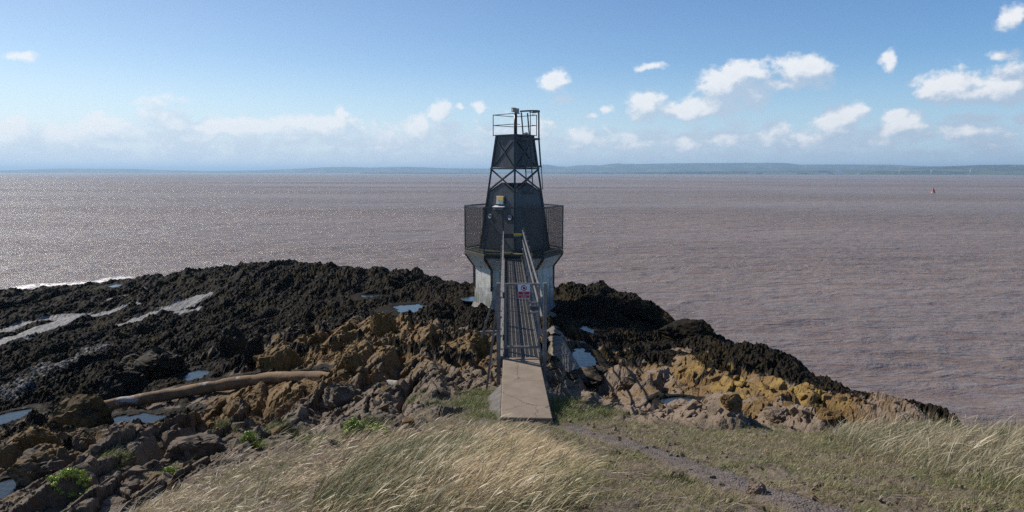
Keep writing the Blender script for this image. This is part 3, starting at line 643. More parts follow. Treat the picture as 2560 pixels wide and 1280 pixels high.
M_WIRE = simple('wire_mesh', (.035, .033, .03), (.07, .06, .05), 6, .6)
LZ = EYE - 5.9
L = empty('lighthouse', (TOWER[0], TOWER[1], LZ)); tag(L, 'small black pyramidal lighthouse with a caged platform on a white concrete base', 'lighthouse')
PC = Vector((-.035, -.25, 0))
def hexa(R_, f, d, z): return [PC + Vector(p) for p in ((-R_, 0, z), (-f, -d, z), (f, -d, z), (R_, 0, z), (f, d, z), (-f, d, z))]
MB().prism(hexa(2.16, 1.22, 1.88, -.75), hexa(1.87, 1.02, 1.62, .0)).build('footing', M_CONC, L)
MB().prism(hexa(1.81, .965, 1.56, .003), hexa(1.81, .965, 1.56, 1.66)).build('base', M_BASE, L)
MB().prism(hexa(1.805, .96, 1.555, 1.66), hexa(2.20, 1.25, 1.89, 2.24)).build('corbel', M_BASE, L)
hb, hf, ht = hexa(1.83, .975, 1.578, .75), hexa(1.83, .975, 1.578, 1.68), hexa(2.235, 1.275, 1.92, 2.24)
for i in range(6):
    mb = MB(); c = PC; d = (hf[i] - PC - Vector((0, 0, 1.68))).normalized()
    mb.bar(hb[i], hf[i] + Vector((0, 0, .01)), .075, .075, up=d); mb.bar(hf[i], ht[i], .075, .075, up=d); mb.build('edge_strap', M_RUST, L)
MB().prism(hexa(2.27, 1.30, 1.955, 2.243), hexa(2.27, 1.30, 1.955, 2.36)).build('platform_rim', M_PLAT, L)
MB().prism(hexa(2.24, 1.285, 1.935, 2.363), hexa(2.24, 1.285, 1.935, 2.43)).build('deck', M_MOSS, L)
# mesh fence round the platform
fb, ft = hexa(2.225, 1.275, 1.915, 2.43), hexa(2.225, 1.275, 1.915, 4.45)
for i in range(6):
    MB().bar(fb[i], ft[i], .055).build('fence_post', M_BLACK, L)
DOOR = (-.50, .37)   # gap for the walkway in the front side
def panel(a, b, z0, z1, step=.025, wd=.0043):
    w = MB(); a, b = Vector(a), Vector(b); ln = (b - a).length; d = (b - a) / ln; nrm = Vector((-d.y, d.x, 0))
    n_ = max(2, int(ln / step)); mz = int((z1 - z0) / step)
    for k in range(1, n_): p = a + d * ln * k / n_; w.bar(p + Vector((0, 0, z0)), p + Vector((0, 0, z1)), wd, wd)
    for k in range(1, mz):
        z = z0 + (z1 - z0) * k / mz; w.bar(a + Vector((0, 0, z)) + nrm * .008, b + Vector((0, 0, z)) + nrm * .008, wd, wd)
    return w, [MB().bar(a + Vector((0, 0, z)) + d * .03, b + Vector((0, 0, z)) - d * .03, .06, .06) for z in (z0, z1)]
for i in range(6):
    a, b = fb[i], fb[(i + 1) % 6]; a = Vector((a.x, a.y, 0)); b = Vector((b.x, b.y, 0))
    pieces = [(a, b)]
    if i == 1: pieces = [(a, Vector((DOOR[0], a.y, 0))), (Vector((DOOR[1], a.y, 0)), b)]
    for (p, q) in pieces:
        w, fr = panel(p, q, 2.50, 4.42); fo = [f_.build('fence_rail', M_BLACK, L) for f_ in fr][1]; w.build('wire_mesh', M_WIRE, fo)
fy = fb[1].y
for x in DOOR: MB().bar((x, fy, 2.43), (x, fy, 4.45), .07).build('door_post', M_BLACK, L)
MB().bar((DOOR[0] + .036, fy, 4.42), (DOOR[1] - .036, fy, 4.42), .06).build('door_lintel', M_BLACK, L)
MB().box(((DOOR[0] + DOOR[1]) / 2, fy, 3.22), (DOOR[1] - DOOR[0] - .075, .05, .20)).build('access_barrier', M_BLACK, L)
wl = MB().box((.13, fy - .032, 3.285), (.36, .01, .10)).build('barrier_label', M_YEL, L); MB().box((.10, fy - .032, 3.20), (.30, .008, .055)).build('barrier_notice', simple('green_notice', (.10, .17, .14), None, 4, .5), wl)

def hd(z): return 1.57 - .148 * (z - 2.45)        # half diagonal of the tapering tower
def cor(z, k=1.0): h = hd(z) * k; return [Vector((-h, 0, z)), Vector((0, -h, z)), Vector((h, 0, z)), Vector((0, h, z))]
ZB, ZE, ZG, Z1, Z2 = 2.43, 5.03, 5.45, 6.10, 7.55
cb, ce, cg = cor(ZB), cor(ZE), cor(ZG)
mb = MB(); v = cb + ce + [(cg[i] + cg[(i + 1) % 4]) / 2 for i in range(4)] + [Vector((0, 0, ZG))]
f = [(0, 1, 2, 3)]
for i in range(4):
    j = (i + 1) % 4; f += [(i, j, 4 + j, 8 + i, 4 + i), (4 + i, 8 + i, 12), (4 + i, 12, 8 + (i - 1) % 4)]
mb.add(v, f).build('lower_cabin', M_BLACK, L)
mb = MB()
for i in range(4):   # raised seams: gable verges and a belt across each wall
    j = (i + 1) % 4; o = ((cg[i] + cg[j]) / 2); n_ = Vector((o.x, o.y, 0)).normalized() * .012
    mb.bar(ce[i] + n_, o + n_, .05, .03); mb.bar(o + n_, ce[j] + n_, .05, .03)
    b_ = cor(4.42); mb.bar(b_[i] * .999 + n_ , b_[j] * .999 + n_, .012, .03)
mb.build('cabin_trim', M_BLACK, L)
for i in range(4):
    a, b = cor(ZB, 1.012)[i], cor(Z2, 1.03)[i]; MB().bar(a, b, .085, .085, up=(a.x, a.y, 0)).build('corner_leg', M_BLACK, L)
b1 = cor(Z1, 1.06)
for i in range(4):
    j = (i + 1) % 4; MB().bar(b1[i], b1[j], .085, .075).build('ring_beam', M_BLACK, L)
    e0, t0 = cor(ZE + .08, 1.0), cor(Z1 - .06, 1.0); n_ = (e0[i] + e0[j]); n_ = Vector((n_.x, n_.y, 0)).normalized() * .03
    MB().bar(e0[i] + n_, t0[j] + n_, .06, .03, up=n_).build('cross_brace', M_BLACK, L); MB().bar(e0[j] - n_ * .3, t0[i] - n_ * .3, .06, .03, up=n_).build('cross_brace', M_BLACK, L)
MB().prism(cor(Z1 + .05), cor(Z2)).build('upper_cabin', M_BLACK, L)
for i in range(4):
    j = (i + 1) % 4; q0, q1 = cor(Z1 + .12, .995), cor(Z2 - .28, .995); n_ = q0[i] + q0[j]; n_ = Vector((n_.x, n_.y, .15)).normalized() * .018
    def on(c0, c1, t): return c0 + (c1 - c0) * t + n_
    MB().bar(on(q0[i], q0[j], .08), on(q1[i], q1[j], .88), .035, .03, up=n_).build('face_brace', M_BLACK, L)
    MB().bar(on(q0[i], q0[j], .92) + n_ * .6, on(q1[i], q1[j], .12) + n_ * .6, .035, .03, up=n_).build('face_brace', M_BLACK, L)
tp = [Vector((p.x, p.y, Z2)) * 1 for p in cor(Z2, 1.10)]
MB().prism(tp, [p + Vector((0, 0, .05)) for p in tp]).build('top_plate', M_BLACK, L)
# top rail
rc = [Vector((p.x * 1.2, p.y * 1.2, 0)) for p in cor(Z2)]; ro = MB()
rail = bpy.data.objects  # (names below)
mb = MB()
for i in range(4):
    j = (i + 1) % 4
    for z in (8.02, 8.48):
        if i == 1:      # gap for the ladder on the right front side
            mb.bar(rc[i] + Vector((0, 0, z)), rc[i] + (rc[j] - rc[i]) * .22 + Vector((0, 0, z)), .028); mb.bar(rc[i] + (rc[j] - rc[i]) * .78 + Vector((0, 0, z)), rc[j] + Vector((0, 0, z)), .028)
        else: mb.bar(rc[i] + Vector((0, 0, z)), rc[j] + Vector((0, 0, z)), .028)
    mb.bar(rc[i] * .88 + Vector((0, 0, Z2 + .03)), rc[i] + Vector((0, 0, Z2 + .02)), .03)
top_rail = mb.build('top_rail', M_BLACK, L)
for i in (0, 2, 3): MB().bar(rc[i] + Vector((0, 0, Z2)), rc[i] + Vector((0, 0, 8.50)), .036).build('rail_post', M_BLACK, L)
mast = MB().tube([(.03, -.1, Z2 + .05), (.03, -.1, 8.52)], .075, 14).build('mast', M_BLACK, L, True)
hd_ = MB().tube([(.03, -.1, 8.52), (.03, -.1, 8.62)], .05, 10); hd_.box((-.03, -.13, 8.69), (.20, .26, .15), .3); hd_.box((.10, -.05, 8.66), (.14, .16, .22), .3); hd_.box((-.06, -.26, 8.77), (.22, .12, .03), .3)
hd_.build('camera_head', simple('grey_alloy', (.22, .21, .19), (.34, .33, .30), 6, .5, .3), mast)  # CCTV camera head topping the mast, not a lamp
MB().lathe([(.10, Z2 + .05), (.10, Z2 + .13), (.05, Z2 + .17)], 12, (.5, -.05, 0)).build('roof_vent', M_GREYB, L)
# ladder with its hoops on the right front side
nd = Vector((.7071, -.7071, 0)); td = Vector((.7071, .7071, 0))
def lad(z, out=.14): return nd * (hd(z) * .7071 + out) + Vector((0, 0, z))
lt = MB(); zs = 4.95
for s_ in (-.20, .20):
    lt.bar(lad(zs) + td * s_, lad(Z2) + td * s_, .05, .04); lt.bar(lad(Z2) + td * s_, lad(Z2, .02) + td * s_ + Vector((0, 0, 1.0)), .06, .05)
z = zs + .15
while z < Z2 + .1: lt.bar(lad(z) - td * .2, lad(z) + td * .2, .022); z += .28
for s_ in (-.2, .2):
    for z in (5.0, 6.12, 7.5): lt.bar(lad(z, .0) + td * s_, lad(z, .14) + td * s_, .03)
ladder = lt.build('ladder', M_BLACK, L)
hoop_pts = {}
for z in (6.18, 7.38, 8.58):
    c = lad(min(z, Z2), .14) + Vector((0, 0, max(0, z - Z2))); pts = []
    for k in range(13):
        a = math.pi * (k / 12); pts.append(c + td * (-.40 * math.cos(a)) + nd * (.72 * math.sin(a)))
    hoop_pts[z] = pts; m_ = MB()
    for p, q in zip(pts[:-1], pts[1:]): m_.bar(p, q, .02, .07, up=(0, 0, 1))
    m_.bar(c + td * -.2, pts[0], .03); m_.bar(c + td * .2, pts[-1], .03); m_.build('cage_hoop', M_BLACK, ladder)
for k in (3, 6, 9):
    p = [hoop_pts[z][k] for z in (6.18, 7.38, 8.58)]
    lo = p[0] + (p[0] - p[1]) * (.85 if k == 9 else .0)
    m_ = MB(); m_.bar(lo, p[1], .035, .03); m_.bar(p[1], p[2], .035, .03); m_.build('cage_strap', M_BLACK, ladder)
# fittings on the left front wall
nl = Vector((-.7071, -.7071, .105)).normalized(); tl = Vector((.7071, -.7071, 0)); ul = nl.cross(tl) * -1
if ul.z < 0: ul = -ul
def wall(t, z, out=0.0): h = hd(z); return Vector((-h, 0, z)).lerp(Vector((0, -h, z)), t) + nl * out
WM = Matrix((tl, nl, ul)).transposed()
mb = MB().box(wall(.50, 4.68, .045), (.46, .08, .36), M=WM); cab = mb.build('meter_box', M_GREYB, L, bevel=.01)
MB().box(wall(.535, 4.755, .091), (.32, .012, .18), M=WM).build('warning_label', M_YEL, cab); MB().box(wall(.555, 4.585, .091), (.25, .012, .13), M=WM).build('blue_notice', M_BLUE, cab)
mb = MB(); c0 = wall(.49, 4.44, .0); 
mb.prism([c0 - tl * .35 - ul * .10, c0 + tl * .35 - ul * .10, c0 + tl * .35, c0 - tl * .35], [c0 - tl * .35 - ul * .12 + nl * .18, c0 + tl * .35 - ul * .12 + nl * .18, c0 + tl * .35 - ul * .09 + nl * .18, c0 - tl * .35 - ul * .09 + nl * .18])
mb.build('canopy', M_LEDGE, L)
MB().box(wall(.45, 4.30, .03), (.62, .05, .07), M=WM).build('door_head', M_GREYB, L)
for (t, z) in ((.19, 3.94), (.86, 3.93)):
    c = wall(t, z, .012); m_ = MB(); ring = []; 
    m_.tube([c, c + nl * .05], .105, 18); vt = m_.build('vent_cowl', M_LEDGE, L)
    m_ = MB(); m_.box(c + nl * .056 + ul * .03, (.15, .01, .055), M=WM); m_.build('vent_slot', M_DARK, vt)

# ------------------------------------------------------------------ walkway
M_GALV = simple('weathered_galvanised', (.13, .118, .105), (.23, .21, .19), 7, .6, 0, rust=(.15, .09, .06), rustlim=(.62, .72))
M_GRATE = simple('grating_steel', (.15, .14, .13), (.24, .225, .21), 9, .6, .2, rust=(.10, .065, .045), rustlim=(.55, .68))
DZ = EYE - 3.65; wv_ = WALK1 - WALK0; WL = float(np.hypot(*wv_)); wr = math.atan2(wv_[1], wv_[0]) - math.pi / 2
Wk = empty('footbridge', (WALK0[0], WALK0[1], DZ), wr); tag(Wk, 'narrow galvanised footbridge with handrails leading out to the lighthouse platform', 'footbridge')
hw = .365
mb = MB(); n_ = 9
for k in range(n_): x = -hw + .02 + (2 * hw - .04) * k / (n_ - 1); mb.box((x, WL / 2, -.018), (.011, WL, .036))
y = .02
while y < WL: mb.box((0, y, -.022), (2 * hw - .03, .006, .026)); y += .05
mb.build('grating', M_GRATE, Wk)
for k in range(0, 13): MB().box((0, .15 + k * (WL - .3) / 12, -.075), (2 * hw - .02, .06, .07)).build('cross_beam', M_DARK, Wk)
for s_ in (-1, 1): MB().box((s_ * (hw + .03), WL / 2, -.10), (.05, WL, .24)).build('side_beam', M_GALV, Wk)
ys = [3.04 + 1.86 * k for k in range(7)] + [WL - .12]
for s_ in (-1, 1):
    xr = s_ * (hw + .08)
    for yy in ys: MB().bar((xr, yy, -.20), (xr, yy, 1.31), .05, .04).build('post', M_GALV, Wk)
    for z in (1.20, .80, .42): MB().bar((xr - s_ * .04, .05, z), (xr - s_ * .04, WL - .05, z), .03, .042).build('rail', M_GALV, Wk)
    MB().box((s_ * (hw - .004), WL / 2, .06), (.008, WL - .02, .10)).build('toe_board', M_GALV, Wk)
# gate at the landward end
MB().bar((hw + .10, .0, -.55), (hw + .10, .0, 1.50), .075).build('gate_post', M_GALV, Wk); MB().bar((-hw - .09, .0, -.55), (-hw - .09, .0, 1.50), .08).build('gate_post', M_GALV, Wk)
MB().bar((-hw - .10, .62, -.6), (-hw - .10, .62, 1.40), .06).build('post', M_GALV, Wk)
for (ya, yb, xo, zb) in ((.1, -.02, .22, -.75), (3.1, 3.1, .42, -.35)):
    MB().bar((-hw - .12, ya, 1.05), (-hw - .12 - xo, yb, zb), .045).build('outrigger', M_GALV, Wk)
MB().bar((-hw - .05, 3.1, -.2), (-hw - .58, 3.1, -.22), .06).build('outrigger', M_GALV, Wk)
MB().bar((hw + .12, 3.1, -.2), (hw + .12, 3.1, -1.6), .08).build('support_leg', M_GALV, Wk); MB().bar((-hw - .1, 3.1, -.2), (-hw - .1, 3.1, -1.6), .08).build('support_leg', M_GALV, Wk)
MB().bar((hw + .1, 9.2, -.2), (hw + .1, 9.2, -2.1), .08).build('support_leg', M_GALV, Wk); MB().bar((-hw - .1, 9.2, -.2), (-hw - .1, 9.2, -2.1), .08).build('support_leg', M_GALV, Wk)
mb = MB(); gx0, gx1, gz0, gz1 = -hw + .05, hw - .02, .20, 1.47
mb.bar((gx0, .02, gz0 - .02), (gx0, .02, gz1 + .02), .038); mb.bar((gx1, .02, gz0 - .02), (gx1, .02, gz1 + .02), .038)
for z in (gz0, gz1): mb.bar((gx0 + .023, .02, z), (gx1 - .023, .02, z), .045)
mb.bar((gx1 - .20, .02, 1.10), (gx1 - .023, .02, 1.10), .03); mb.bar((gx1 - .20, .02, .90), (gx1 - .023, .02, .90), .03); mb.bar((gx1 - .20, .02, .885), (gx1 - .20, .02, gz1 - .023), .03)
gate = mb.build('gate', M_GALV, Wk)
MB().box((gx1 - .10, .0, 1.00), (.16, .06, .07)).build('latch', M_DARK, gate)
for z in (.4, 1.25): MB().tube([(gx0 - .04, .02, z - .06), (gx0 - .04, .02, z + .06)], .022, 8).build('hinge', M_DARK, gate)

# sign on the gate
M_SW = simple('sign_white', (.62, .66, .74), None, 4, .4); M_SR = simple('sign_red', (.34, .02, .035), None, 4, .4); M_SK = simple('sign_black', (.02, .015, .025), None, 4, .4)
sgx, sgz = .245 - WALK0[0] - .01, 1.335
sg = empty('warning_sign', (WALK0[0] + sgx, WALK0[1] - .028, DZ + sgz), wr); tag(sg, 'white and red no access sign hung on the footbridge gate', 'sign')
MB().box((0, 0, 0), (.235, .006, .275)).build('board', M_SW, sg); MB().box((0, -.0042, -.066), (.221, .002, .128)).build('red_panel', M_SR, sg)
mb = MB(); mb.tube([(.052 * math.cos(2 * math.pi * k / 28), -.005, .068 + .052 * math.sin(2 * math.pi * k / 28)) for k in range(28)], .0065, 6, closed=True); mb.bar((-.037, -.006, .105), (.037, -.006, .031), .010, .004, up=(0, 1, 0)); mb.build('prohibition_ring', M_SR, sg)
mb = MB(); mb.box((0, -.0042, .058), (.032, .002, .036))
for k in range(4): mb.box((-.0125 + k * .0085, -.0042, .085 - abs(k - 1.4) * .003), (.0065, .002, .026))
mb.box((.024, -.0042, .066), (.026, .002, .009), M=Matrix.Rotation(-.7, 3, 'Y')); mb.build('hand_symbol', M_SK, sg)
def text(name, body, size, loc, mat, parent, rot=(math.pi / 2, 0, 0)):
    cu = bpy.data.curves.new(name, 'FONT'); cu.body = body; cu.size = size; cu.align_x = 'CENTER'; cu.align_y = 'CENTER'; cu.extrude = .0008; cu.resolution_u = 3
    ob = bpy.data.objects.new(name, cu); COL.objects.link(ob); bpy.context.view_layer.update()
    me = bpy.data.meshes.new_from_object(ob.evaluated_get(bpy.context.evaluated_depsgraph_get())); bpy.data.objects.remove(ob)
    o = link(name, me, mat, parent, loc); o.rotation_euler = rot; return o
for i, t in enumerate(('No', 'unauthorised', 'access')): text('lettering', t, .040, (0, -.0065, -.026 - i * .040), M_SW, sg)

# ------------------------------------------------------------------ concrete ramp
RX0, RX1 = -.165, .585
rp = empty('concrete_ramp', (.21, 10.05, DZ)); tag(rp, 'brown concrete ramp at the landward end of the footbridge', 'ramp')
def mat_ramp():
    m, n = new_mat('ramp_concrete'); P = n.a('ShaderNodeTexCoord').outputs['Object']; n1 = n.noise(P, 2.2, 7, .65); n2 = n.noise(P, 40.0, 5, .7)
    col = n.mix(n.ramp(n1, .3, .7), (.19, .142, .098), (.27, .203, .142)); col = n.mix(n.ramp(n2, .60, .74), col, (.36, .30, .25)); 
    sp = n.noise(n.v('MULTIPLY', P, (1, .5, 1)), 7.0, 6, .75); col = n.mix(n.ramp(sp, .66, .72), col, (.50, .44, .38)); col = n.mix(n.m('MULTIPLY', n.ramp(n.noise(P, 1.3, 8, .75, 1.0), .52, .70), .6), col, (.13, .095, .072))
    cr = n.a('ShaderNodeTexVoronoi', {'Vector': n.v('ADD', P, n.v('SCALE', n.a('ShaderNodeTexNoise', {'Vector': P, 'Scale': 5.0}).outputs['Color'], scale=.25)), 'Scale': .9}, feature='DISTANCE_TO_EDGE').outputs['Distance']; col = n.mix(n.ramp(cr, .004, .010, .7, 0), col, (.06, .045, .035))
    b = n.a('ShaderNodeBump', {'Strength': .5, 'Distance': .01, 'Height': n.m('ADD', n2, n1)})
    finish(n, n.a('ShaderNodeBsdfPrincipled', {'Base Color': col, 'Roughness': .9, 'Normal': b.outputs[0]}).outputs[0]); return m
M_RAMP = mat_ramp()
M_APRON = simple('rough_grey_concrete', (.085, .075, .066), (.15, .13, .115), 5, .95, bump=.6)
mb = MB(); o = Vector((-.21, -10.05, 0))
lo = [Vector(p) + o for p in ((RX0, 10.06, -1.2), (RX1 + .03, 10.03, -1.2), (RX1 - .04, 13.47, -1.2), (RX0 - .01, 13.42, -1.2))]
hi = [Vector(p) + o for p in ((RX0, 10.06, -.008), (RX1 + .03, 10.03, -.008), (RX1 - .04, 13.47, .0), (RX0 - .01, 13.42, .0))]
mb.prism(lo, hi).build('slab', M_RAMP, rp, bevel=.012)
lo = [Vector(p) + o for p in ((RX0 - .62, 10.5, -1.3), (RX0 - .004, 10.1, -1.3), (RX0 - .014, 12.6, -1.3), (RX0 - .55, 12.3, -1.3))]
hi = [Vector(p) + o for p in ((RX0 - .42, 10.5, -.42), (RX0 - .004, 10.1, -.04), (RX0 - .014, 12.6, -.26), (RX0 - .45, 12.3, -.62))]
mb = MB().prism(lo, hi); mb.build('apron', M_APRON, rp, bevel=.02)

# ------------------------------------------------------------------ pipes
def swept(name, pts, rad, mat, label, cat, seed, bands=(), n=18, m=90):
    P = np.array(pts, float); t = np.r_[0, np.cumsum(np.linalg.norm(np.diff(P, axis=0), axis=1))]; tt = np.linspace(0, t[-1], m)
    def sm(c):
        q = np.interp(tt, t, P[:, c]); k = np.ones(9) / 9; return np.convolve(np.pad(q, 4, 'edge'), k, 'valid')
    C = np.stack([sm(0), sm(1), sm(2)], -1); T = np.gradient(C, axis=0); T /= np.linalg.norm(T, axis=1)[:, None]
    U = np.cross(T, (0, 0, 1)); U /= np.linalg.norm(U, axis=1)[:, None]; Wv = np.cross(U, T); a = np.linspace(0, 2 * np.pi, n, endpoint=False)
    r = np.interp(tt / t[-1], np.linspace(0, 1, len(rad)), rad)
    rr = r[:, None] * (1 + .11 * perlin(tt[:, None] * 1.7 + 0 * a, np.cos(a)[None] * 1.2 + np.sin(a)[None] * 2.3 + 0 * tt[:, None], seed) + .03 * perlin(tt[:, None] * 7 + 0 * a, a[None] * 3 + 0 * tt[:, None], seed + 3))
    for b_ in bands: rr *= (1 - .12 * np.exp(-((tt / t[-1] - b_) / .012) ** 2))[:, None]
    V = C[:, None] + U[:, None] * (np.cos(a)[None, :, None] * rr[..., None]) + Wv[:, None] * (np.sin(a)[None, :, None] * rr[..., None])
    F = []
    for i in range(m - 1):
        for k in range(n): F.append((i * n + k, (i + 1) * n + k, (i + 1) * n + (k + 1) % n, i * n + (k + 1) % n))
    mb = MB().add(V.reshape(-1, 3), F + [tuple(range(n)), tuple((m - 1) * n + k for k in range(n))[::-1]])
    return tag(mb.build(name, mat, None, True), label, cat)
M_PIPE = simple('crusted_pipe', (.12, .068, .032), (.235, .138, .066), 3, .9, rust=(.38, .35, .30), rustlim=(.56, .60), rscale=1.1, bump=.5, bscale=18)
M_PIPE2 = simple('lichened_concrete', (.10, .085, .07), (.17, .145, .12), 3, .9, rust=(.24, .18, .03), rustlim=(.54, .64), rscale=1.8, bump=.6, bscale=14)
def pxy(px, py, up): 
    h = hit(px, py); return (h[0], h[1], EYE + h[2] + up)
swept('concrete_pipe', [pxy(225, 1040, .18), pxy(300, 1026, .22), pxy(380, 1016, .24), pxy(450, 1003, .24), pxy(540, 985, .22), pxy(620, 966, .16), pxy(700, 953, .11), pxy(780, 946, .05), pxy(880, 942, -.10), pxy(980, 940, -.25), pxy(1060, 938, -.4)], [.14, .16, .165, .165, .16, .15, .15, .14, .14], M_PIPE, 'long curving brown concrete covered pipe across the rocks beside the pools', 'pipe', 5, (.1, .22, .34, .46, .58))
swept('concrete_pipe', [pxy(1372, 785, -.2), pxy(1382, 820, -.14), pxy(1392, 860, -.10), pxy(1405, 895, -.08), pxy(1425, 925, -.12), pxy(1450, 955, -.2)], [.36, .37, .36, .35, .33, .30], M_PIPE2, 'thick short concrete cased pipe with yellow lichen running right of the footbridge', 'pipe', 8, (.32, .38, .72))

# ------------------------------------------------------------------ boulders that stand out
def boulder(px, py, w, h, cover, label, seed, n=22, rz=0.0, flat=1.0, sub=11, sink=.38):
    p = hit2(px, py); V, F = hull_rock(seed, n, sub, 1.0)
    V = V / np.abs(V).max(0); V = V * .72 + .28 * V / np.linalg.norm(V, axis=1)[:, None]
    a1, _ = blocks(V[:, 0] * 2.2 + V[:, 2] * .7, V[:, 1] * 2.2 - V[:, 2] * .9, seed); a2, e2 = blocks(V[:, 2] * 4.5 + V[:, 0] * .8, V[:, 0] * 3.1 + V[:, 1] * 3.3, seed + 40); a3, _ = blocks(V[:, 0] * 9 + V[:, 2] * 5, V[:, 1] * 9 + V[:, 2] * 3, seed + 60)
    nz = fbm(V[:, 0] * 2.1 + V[:, 2] * 1.3 + seed, V[:, 1] * 2.1 - V[:, 2] * 1.7, 5, seed)
    V = V * (1 + .06 * nz + .22 * a1 + .12 * a2 - .04 * (1 - sstep(0, .12, e2)) + .025 * a3)[:, None] * (w / 2, w / 2 * 1.05, h * .62)
    V = V @ np.array(Matrix.Rotation(rz, 3, 'Z')).T
    me = mesh_np('boulder', V, F, False, {'cover': np.tile(np.array(cover, float), (len(V), 1))})
    o = link('boulder', me, M_LAND, None, (p[0], p[1], EYE + p[2] + h * (.5 - sink))); return tag(o, label, 'boulder')
BO = [(205,1060,1.25,.95,(.45,.75,0,0),'domed olive brown boulder at the left end of the long curving pipe',11),
 (590,885,1.25,1.35,(.62,.45,0,0),'tall blocky dark olive boulder standing up out of the black seaweed',12),
 (640,885,.7,.9,(.6,.5,0,0),'narrow dark boulder leaning against the right side of the tall blocky one',13),
 (958,832,.95,1.0,(.1,1,0,0),'rounded golden boulder standing highest above the lichened rocks left of the footbridge',14),
 (392,925,1.9,.95,(.55,.5,0,0),'broad dark brown mound of rock left of the small pool behind the pipe',15),
 (300,985,1.4,.9,(.6,.5,0,0),'dark brown boulder just behind the left part of the curving pipe',16),
 (700,915,1.3,.95,(.25,.8,0,0),'wedge shaped ochre boulder behind the pipe, seaward of the small pool',17),
 (80,1110,.75,.5,(.2,.75,0,0),'square ochre topped boulder at the far left among dark rubble',18),
 (205,1118,.62,.5,(.0,.5,0,0),'squared tan boulder below the domed olive one',19),
 (110,1185,1.0,.7,(.0,.45,0,0),'sloping brown slab above the large samphire clump at lower left',20),
 (490,1135,.8,.45,(0,.1,0,0),'grey boulder on the slope left of the small samphire plant',21),
 (800,860,.8,.7,(.1,.95,0,0),'ochre boulder in the middle of the lichened outcrop left of the golden one',22),
 (1195,880,1.0,.8,(.15,.95,0,0),'stack of ochre blocks tight against the left side of the footbridge',23),
 (880,920,.75,.6,(.1,.9,0,0),'cracked ochre boulder just behind the far end of the curving pipe',24),
 (850,1005,.8,.55,(0,.15,0,0),'pale grey pointed boulder in front of the curving pipe',25),
 (1595,790,1.9,1.0,(1,0,0,0),'low hump of black weed covered rock on the seaward skyline right of the lighthouse',26),
 (1715,842,2.0,1.0,(1,0,0,0),'large rounded black rock overhanging the water at the right',27),
 (1570,965,.4,.28,(0,.5,0,0),'tan block capped with yellow lichen beyond the foot shadow right of the ramp',28),
 (1830,1010,.34,.22,(0,.62,0,0),'yellow lichened block in the middle of the bright outcrop at right',29),
 (1945,1045,.42,.20,(0,.45,0,0),'orange slab edged block low in the bright outcrop at right',30),
 (1893,1238,.15,.12,(0,0,0,0),'small dark stone at the edge of the gravel path',33),
 (1690,1195,.13,.08,(0,0,0,0),'little grey stone half sunk in the turf left of the path',34),
 (2075,1045,.38,.22,(0,.7,0,0),'rightmost yellow lichened boulder next to the black rock slope',31),
 (1470,955,1.0,.5,(.55,.05,0,0),'smooth dark grey slab of rock right of the ramp below the thick pipe',32)]
for b in BO: boulder(b[0], b[1], b[2], b[3], b[4], b[5], b[6], rz=b[6] * .7)

# ------------------------------------------------------------------ grass and plants
def mat_blade():
    m, n = new_mat('grass_blades'); a = n.a('ShaderNodeAttribute', attribute_name='tint'); c = a.outputs['Color']
    d = n.a('ShaderNodeBsdfDiffuse', {'Color': c}); t = n.a('ShaderNodeBsdfTranslucent', {'Color': c}); g = n.a('ShaderNodeBsdfGlossy', {'Color': (.5, .5, .5, 1), 'Roughness': .45})
    m1 = n.a('ShaderNodeMixShader', {0: .35, 1: d.outputs[0], 2: t.outputs[0]}); m2 = n.a('ShaderNodeMixShader', {0: .06, 1: m1.outputs[0], 2: g.outputs[0]})
    finish(n, m2.outputs[0]); return m
M_BLADE = mat_blade()
def blades(name, x, y, z, L_, w, lean_az, lean, bend, tint, seg=5, head=None, seed=0, tiptint=None):
    """curved ribbons: L_ length, lean start angle from upright, bend extra angle by the tip"""
    rg = np.random.default_rng(seed); n = len(x); V = np.empty((n, seg + 1, 2, 3)); p = np.stack([x, y, z], -1); C = np.empty((n, seg + 1, 2, 4))
    ax, ay = np.cos(lean_az), np.sin(lean_az); fa = rg.uniform(0, np.pi, n); sx, sy = np.cos(fa), np.sin(fa)
    for k in range(seg + 1):
        t = k / seg
        wk = w * (1 - .75 * t) if head is None else np.where(head, w * np.interp(t, [0, .62, .72, .88, 1], [.8, .6, 1.9, 1.7, .3]), w * (1 - .75 * t))
        V[:, k, 0] = p - np.stack([sx * wk / 2, sy * wk / 2, 0 * wk], -1); V[:, k, 1] = p + np.stack([sx * wk / 2, sy * wk / 2, .25 * wk], -1)
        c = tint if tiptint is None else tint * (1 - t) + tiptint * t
        C[:, k, :, :3] = c[:, None]; C[:, k, :, 3] = 1
        th = lean + bend * (t + .5 / seg) ** 1.3; d = np.stack([np.sin(th) * ax, np.sin(th) * ay, np.cos(th)], -1); p = p + d * (L_ / seg)[:, None]
    idx = np.arange(n * (seg + 1) * 2).reshape(n, seg + 1, 2)
    F = np.stack([idx[:, :-1, 0], idx[:, :-1, 1], idx[:, 1:, 1], idx[:, 1:, 0]], -1).reshape(-1, 4)
    o = link(name, mesh_np(name, V.reshape(-1, 3), F, True, {'tint': C.reshape(-1, 4)}), M_BLADE); return tag(o, kind='stuff')
def inpoly(x, y, poly):
    c = np.zeros(np.shape(x), bool); j = len(poly) - 1
    for i in range(len(poly)):
        xi, yi = poly[i]; xj, yj = poly[j]; c ^= ((yi > y) != (yj > y)) & (x < (xj - xi) * (y - yi) / (yj - yi + 1e-12) + xi); j = i
    return c
def wpoly(px): return [tuple(hit(*p)[:2]) for p in px]
def throw(n, rg, rmin=2.6, rmax=11.5, a0=-42, a1=46):
    a = R(1) * rg.uniform(a0, a1, n); r = np.sqrt(rg.uniform(rmin ** 2, rmax ** 2, n)); return r * np.sin(a), r * np.cos(a)
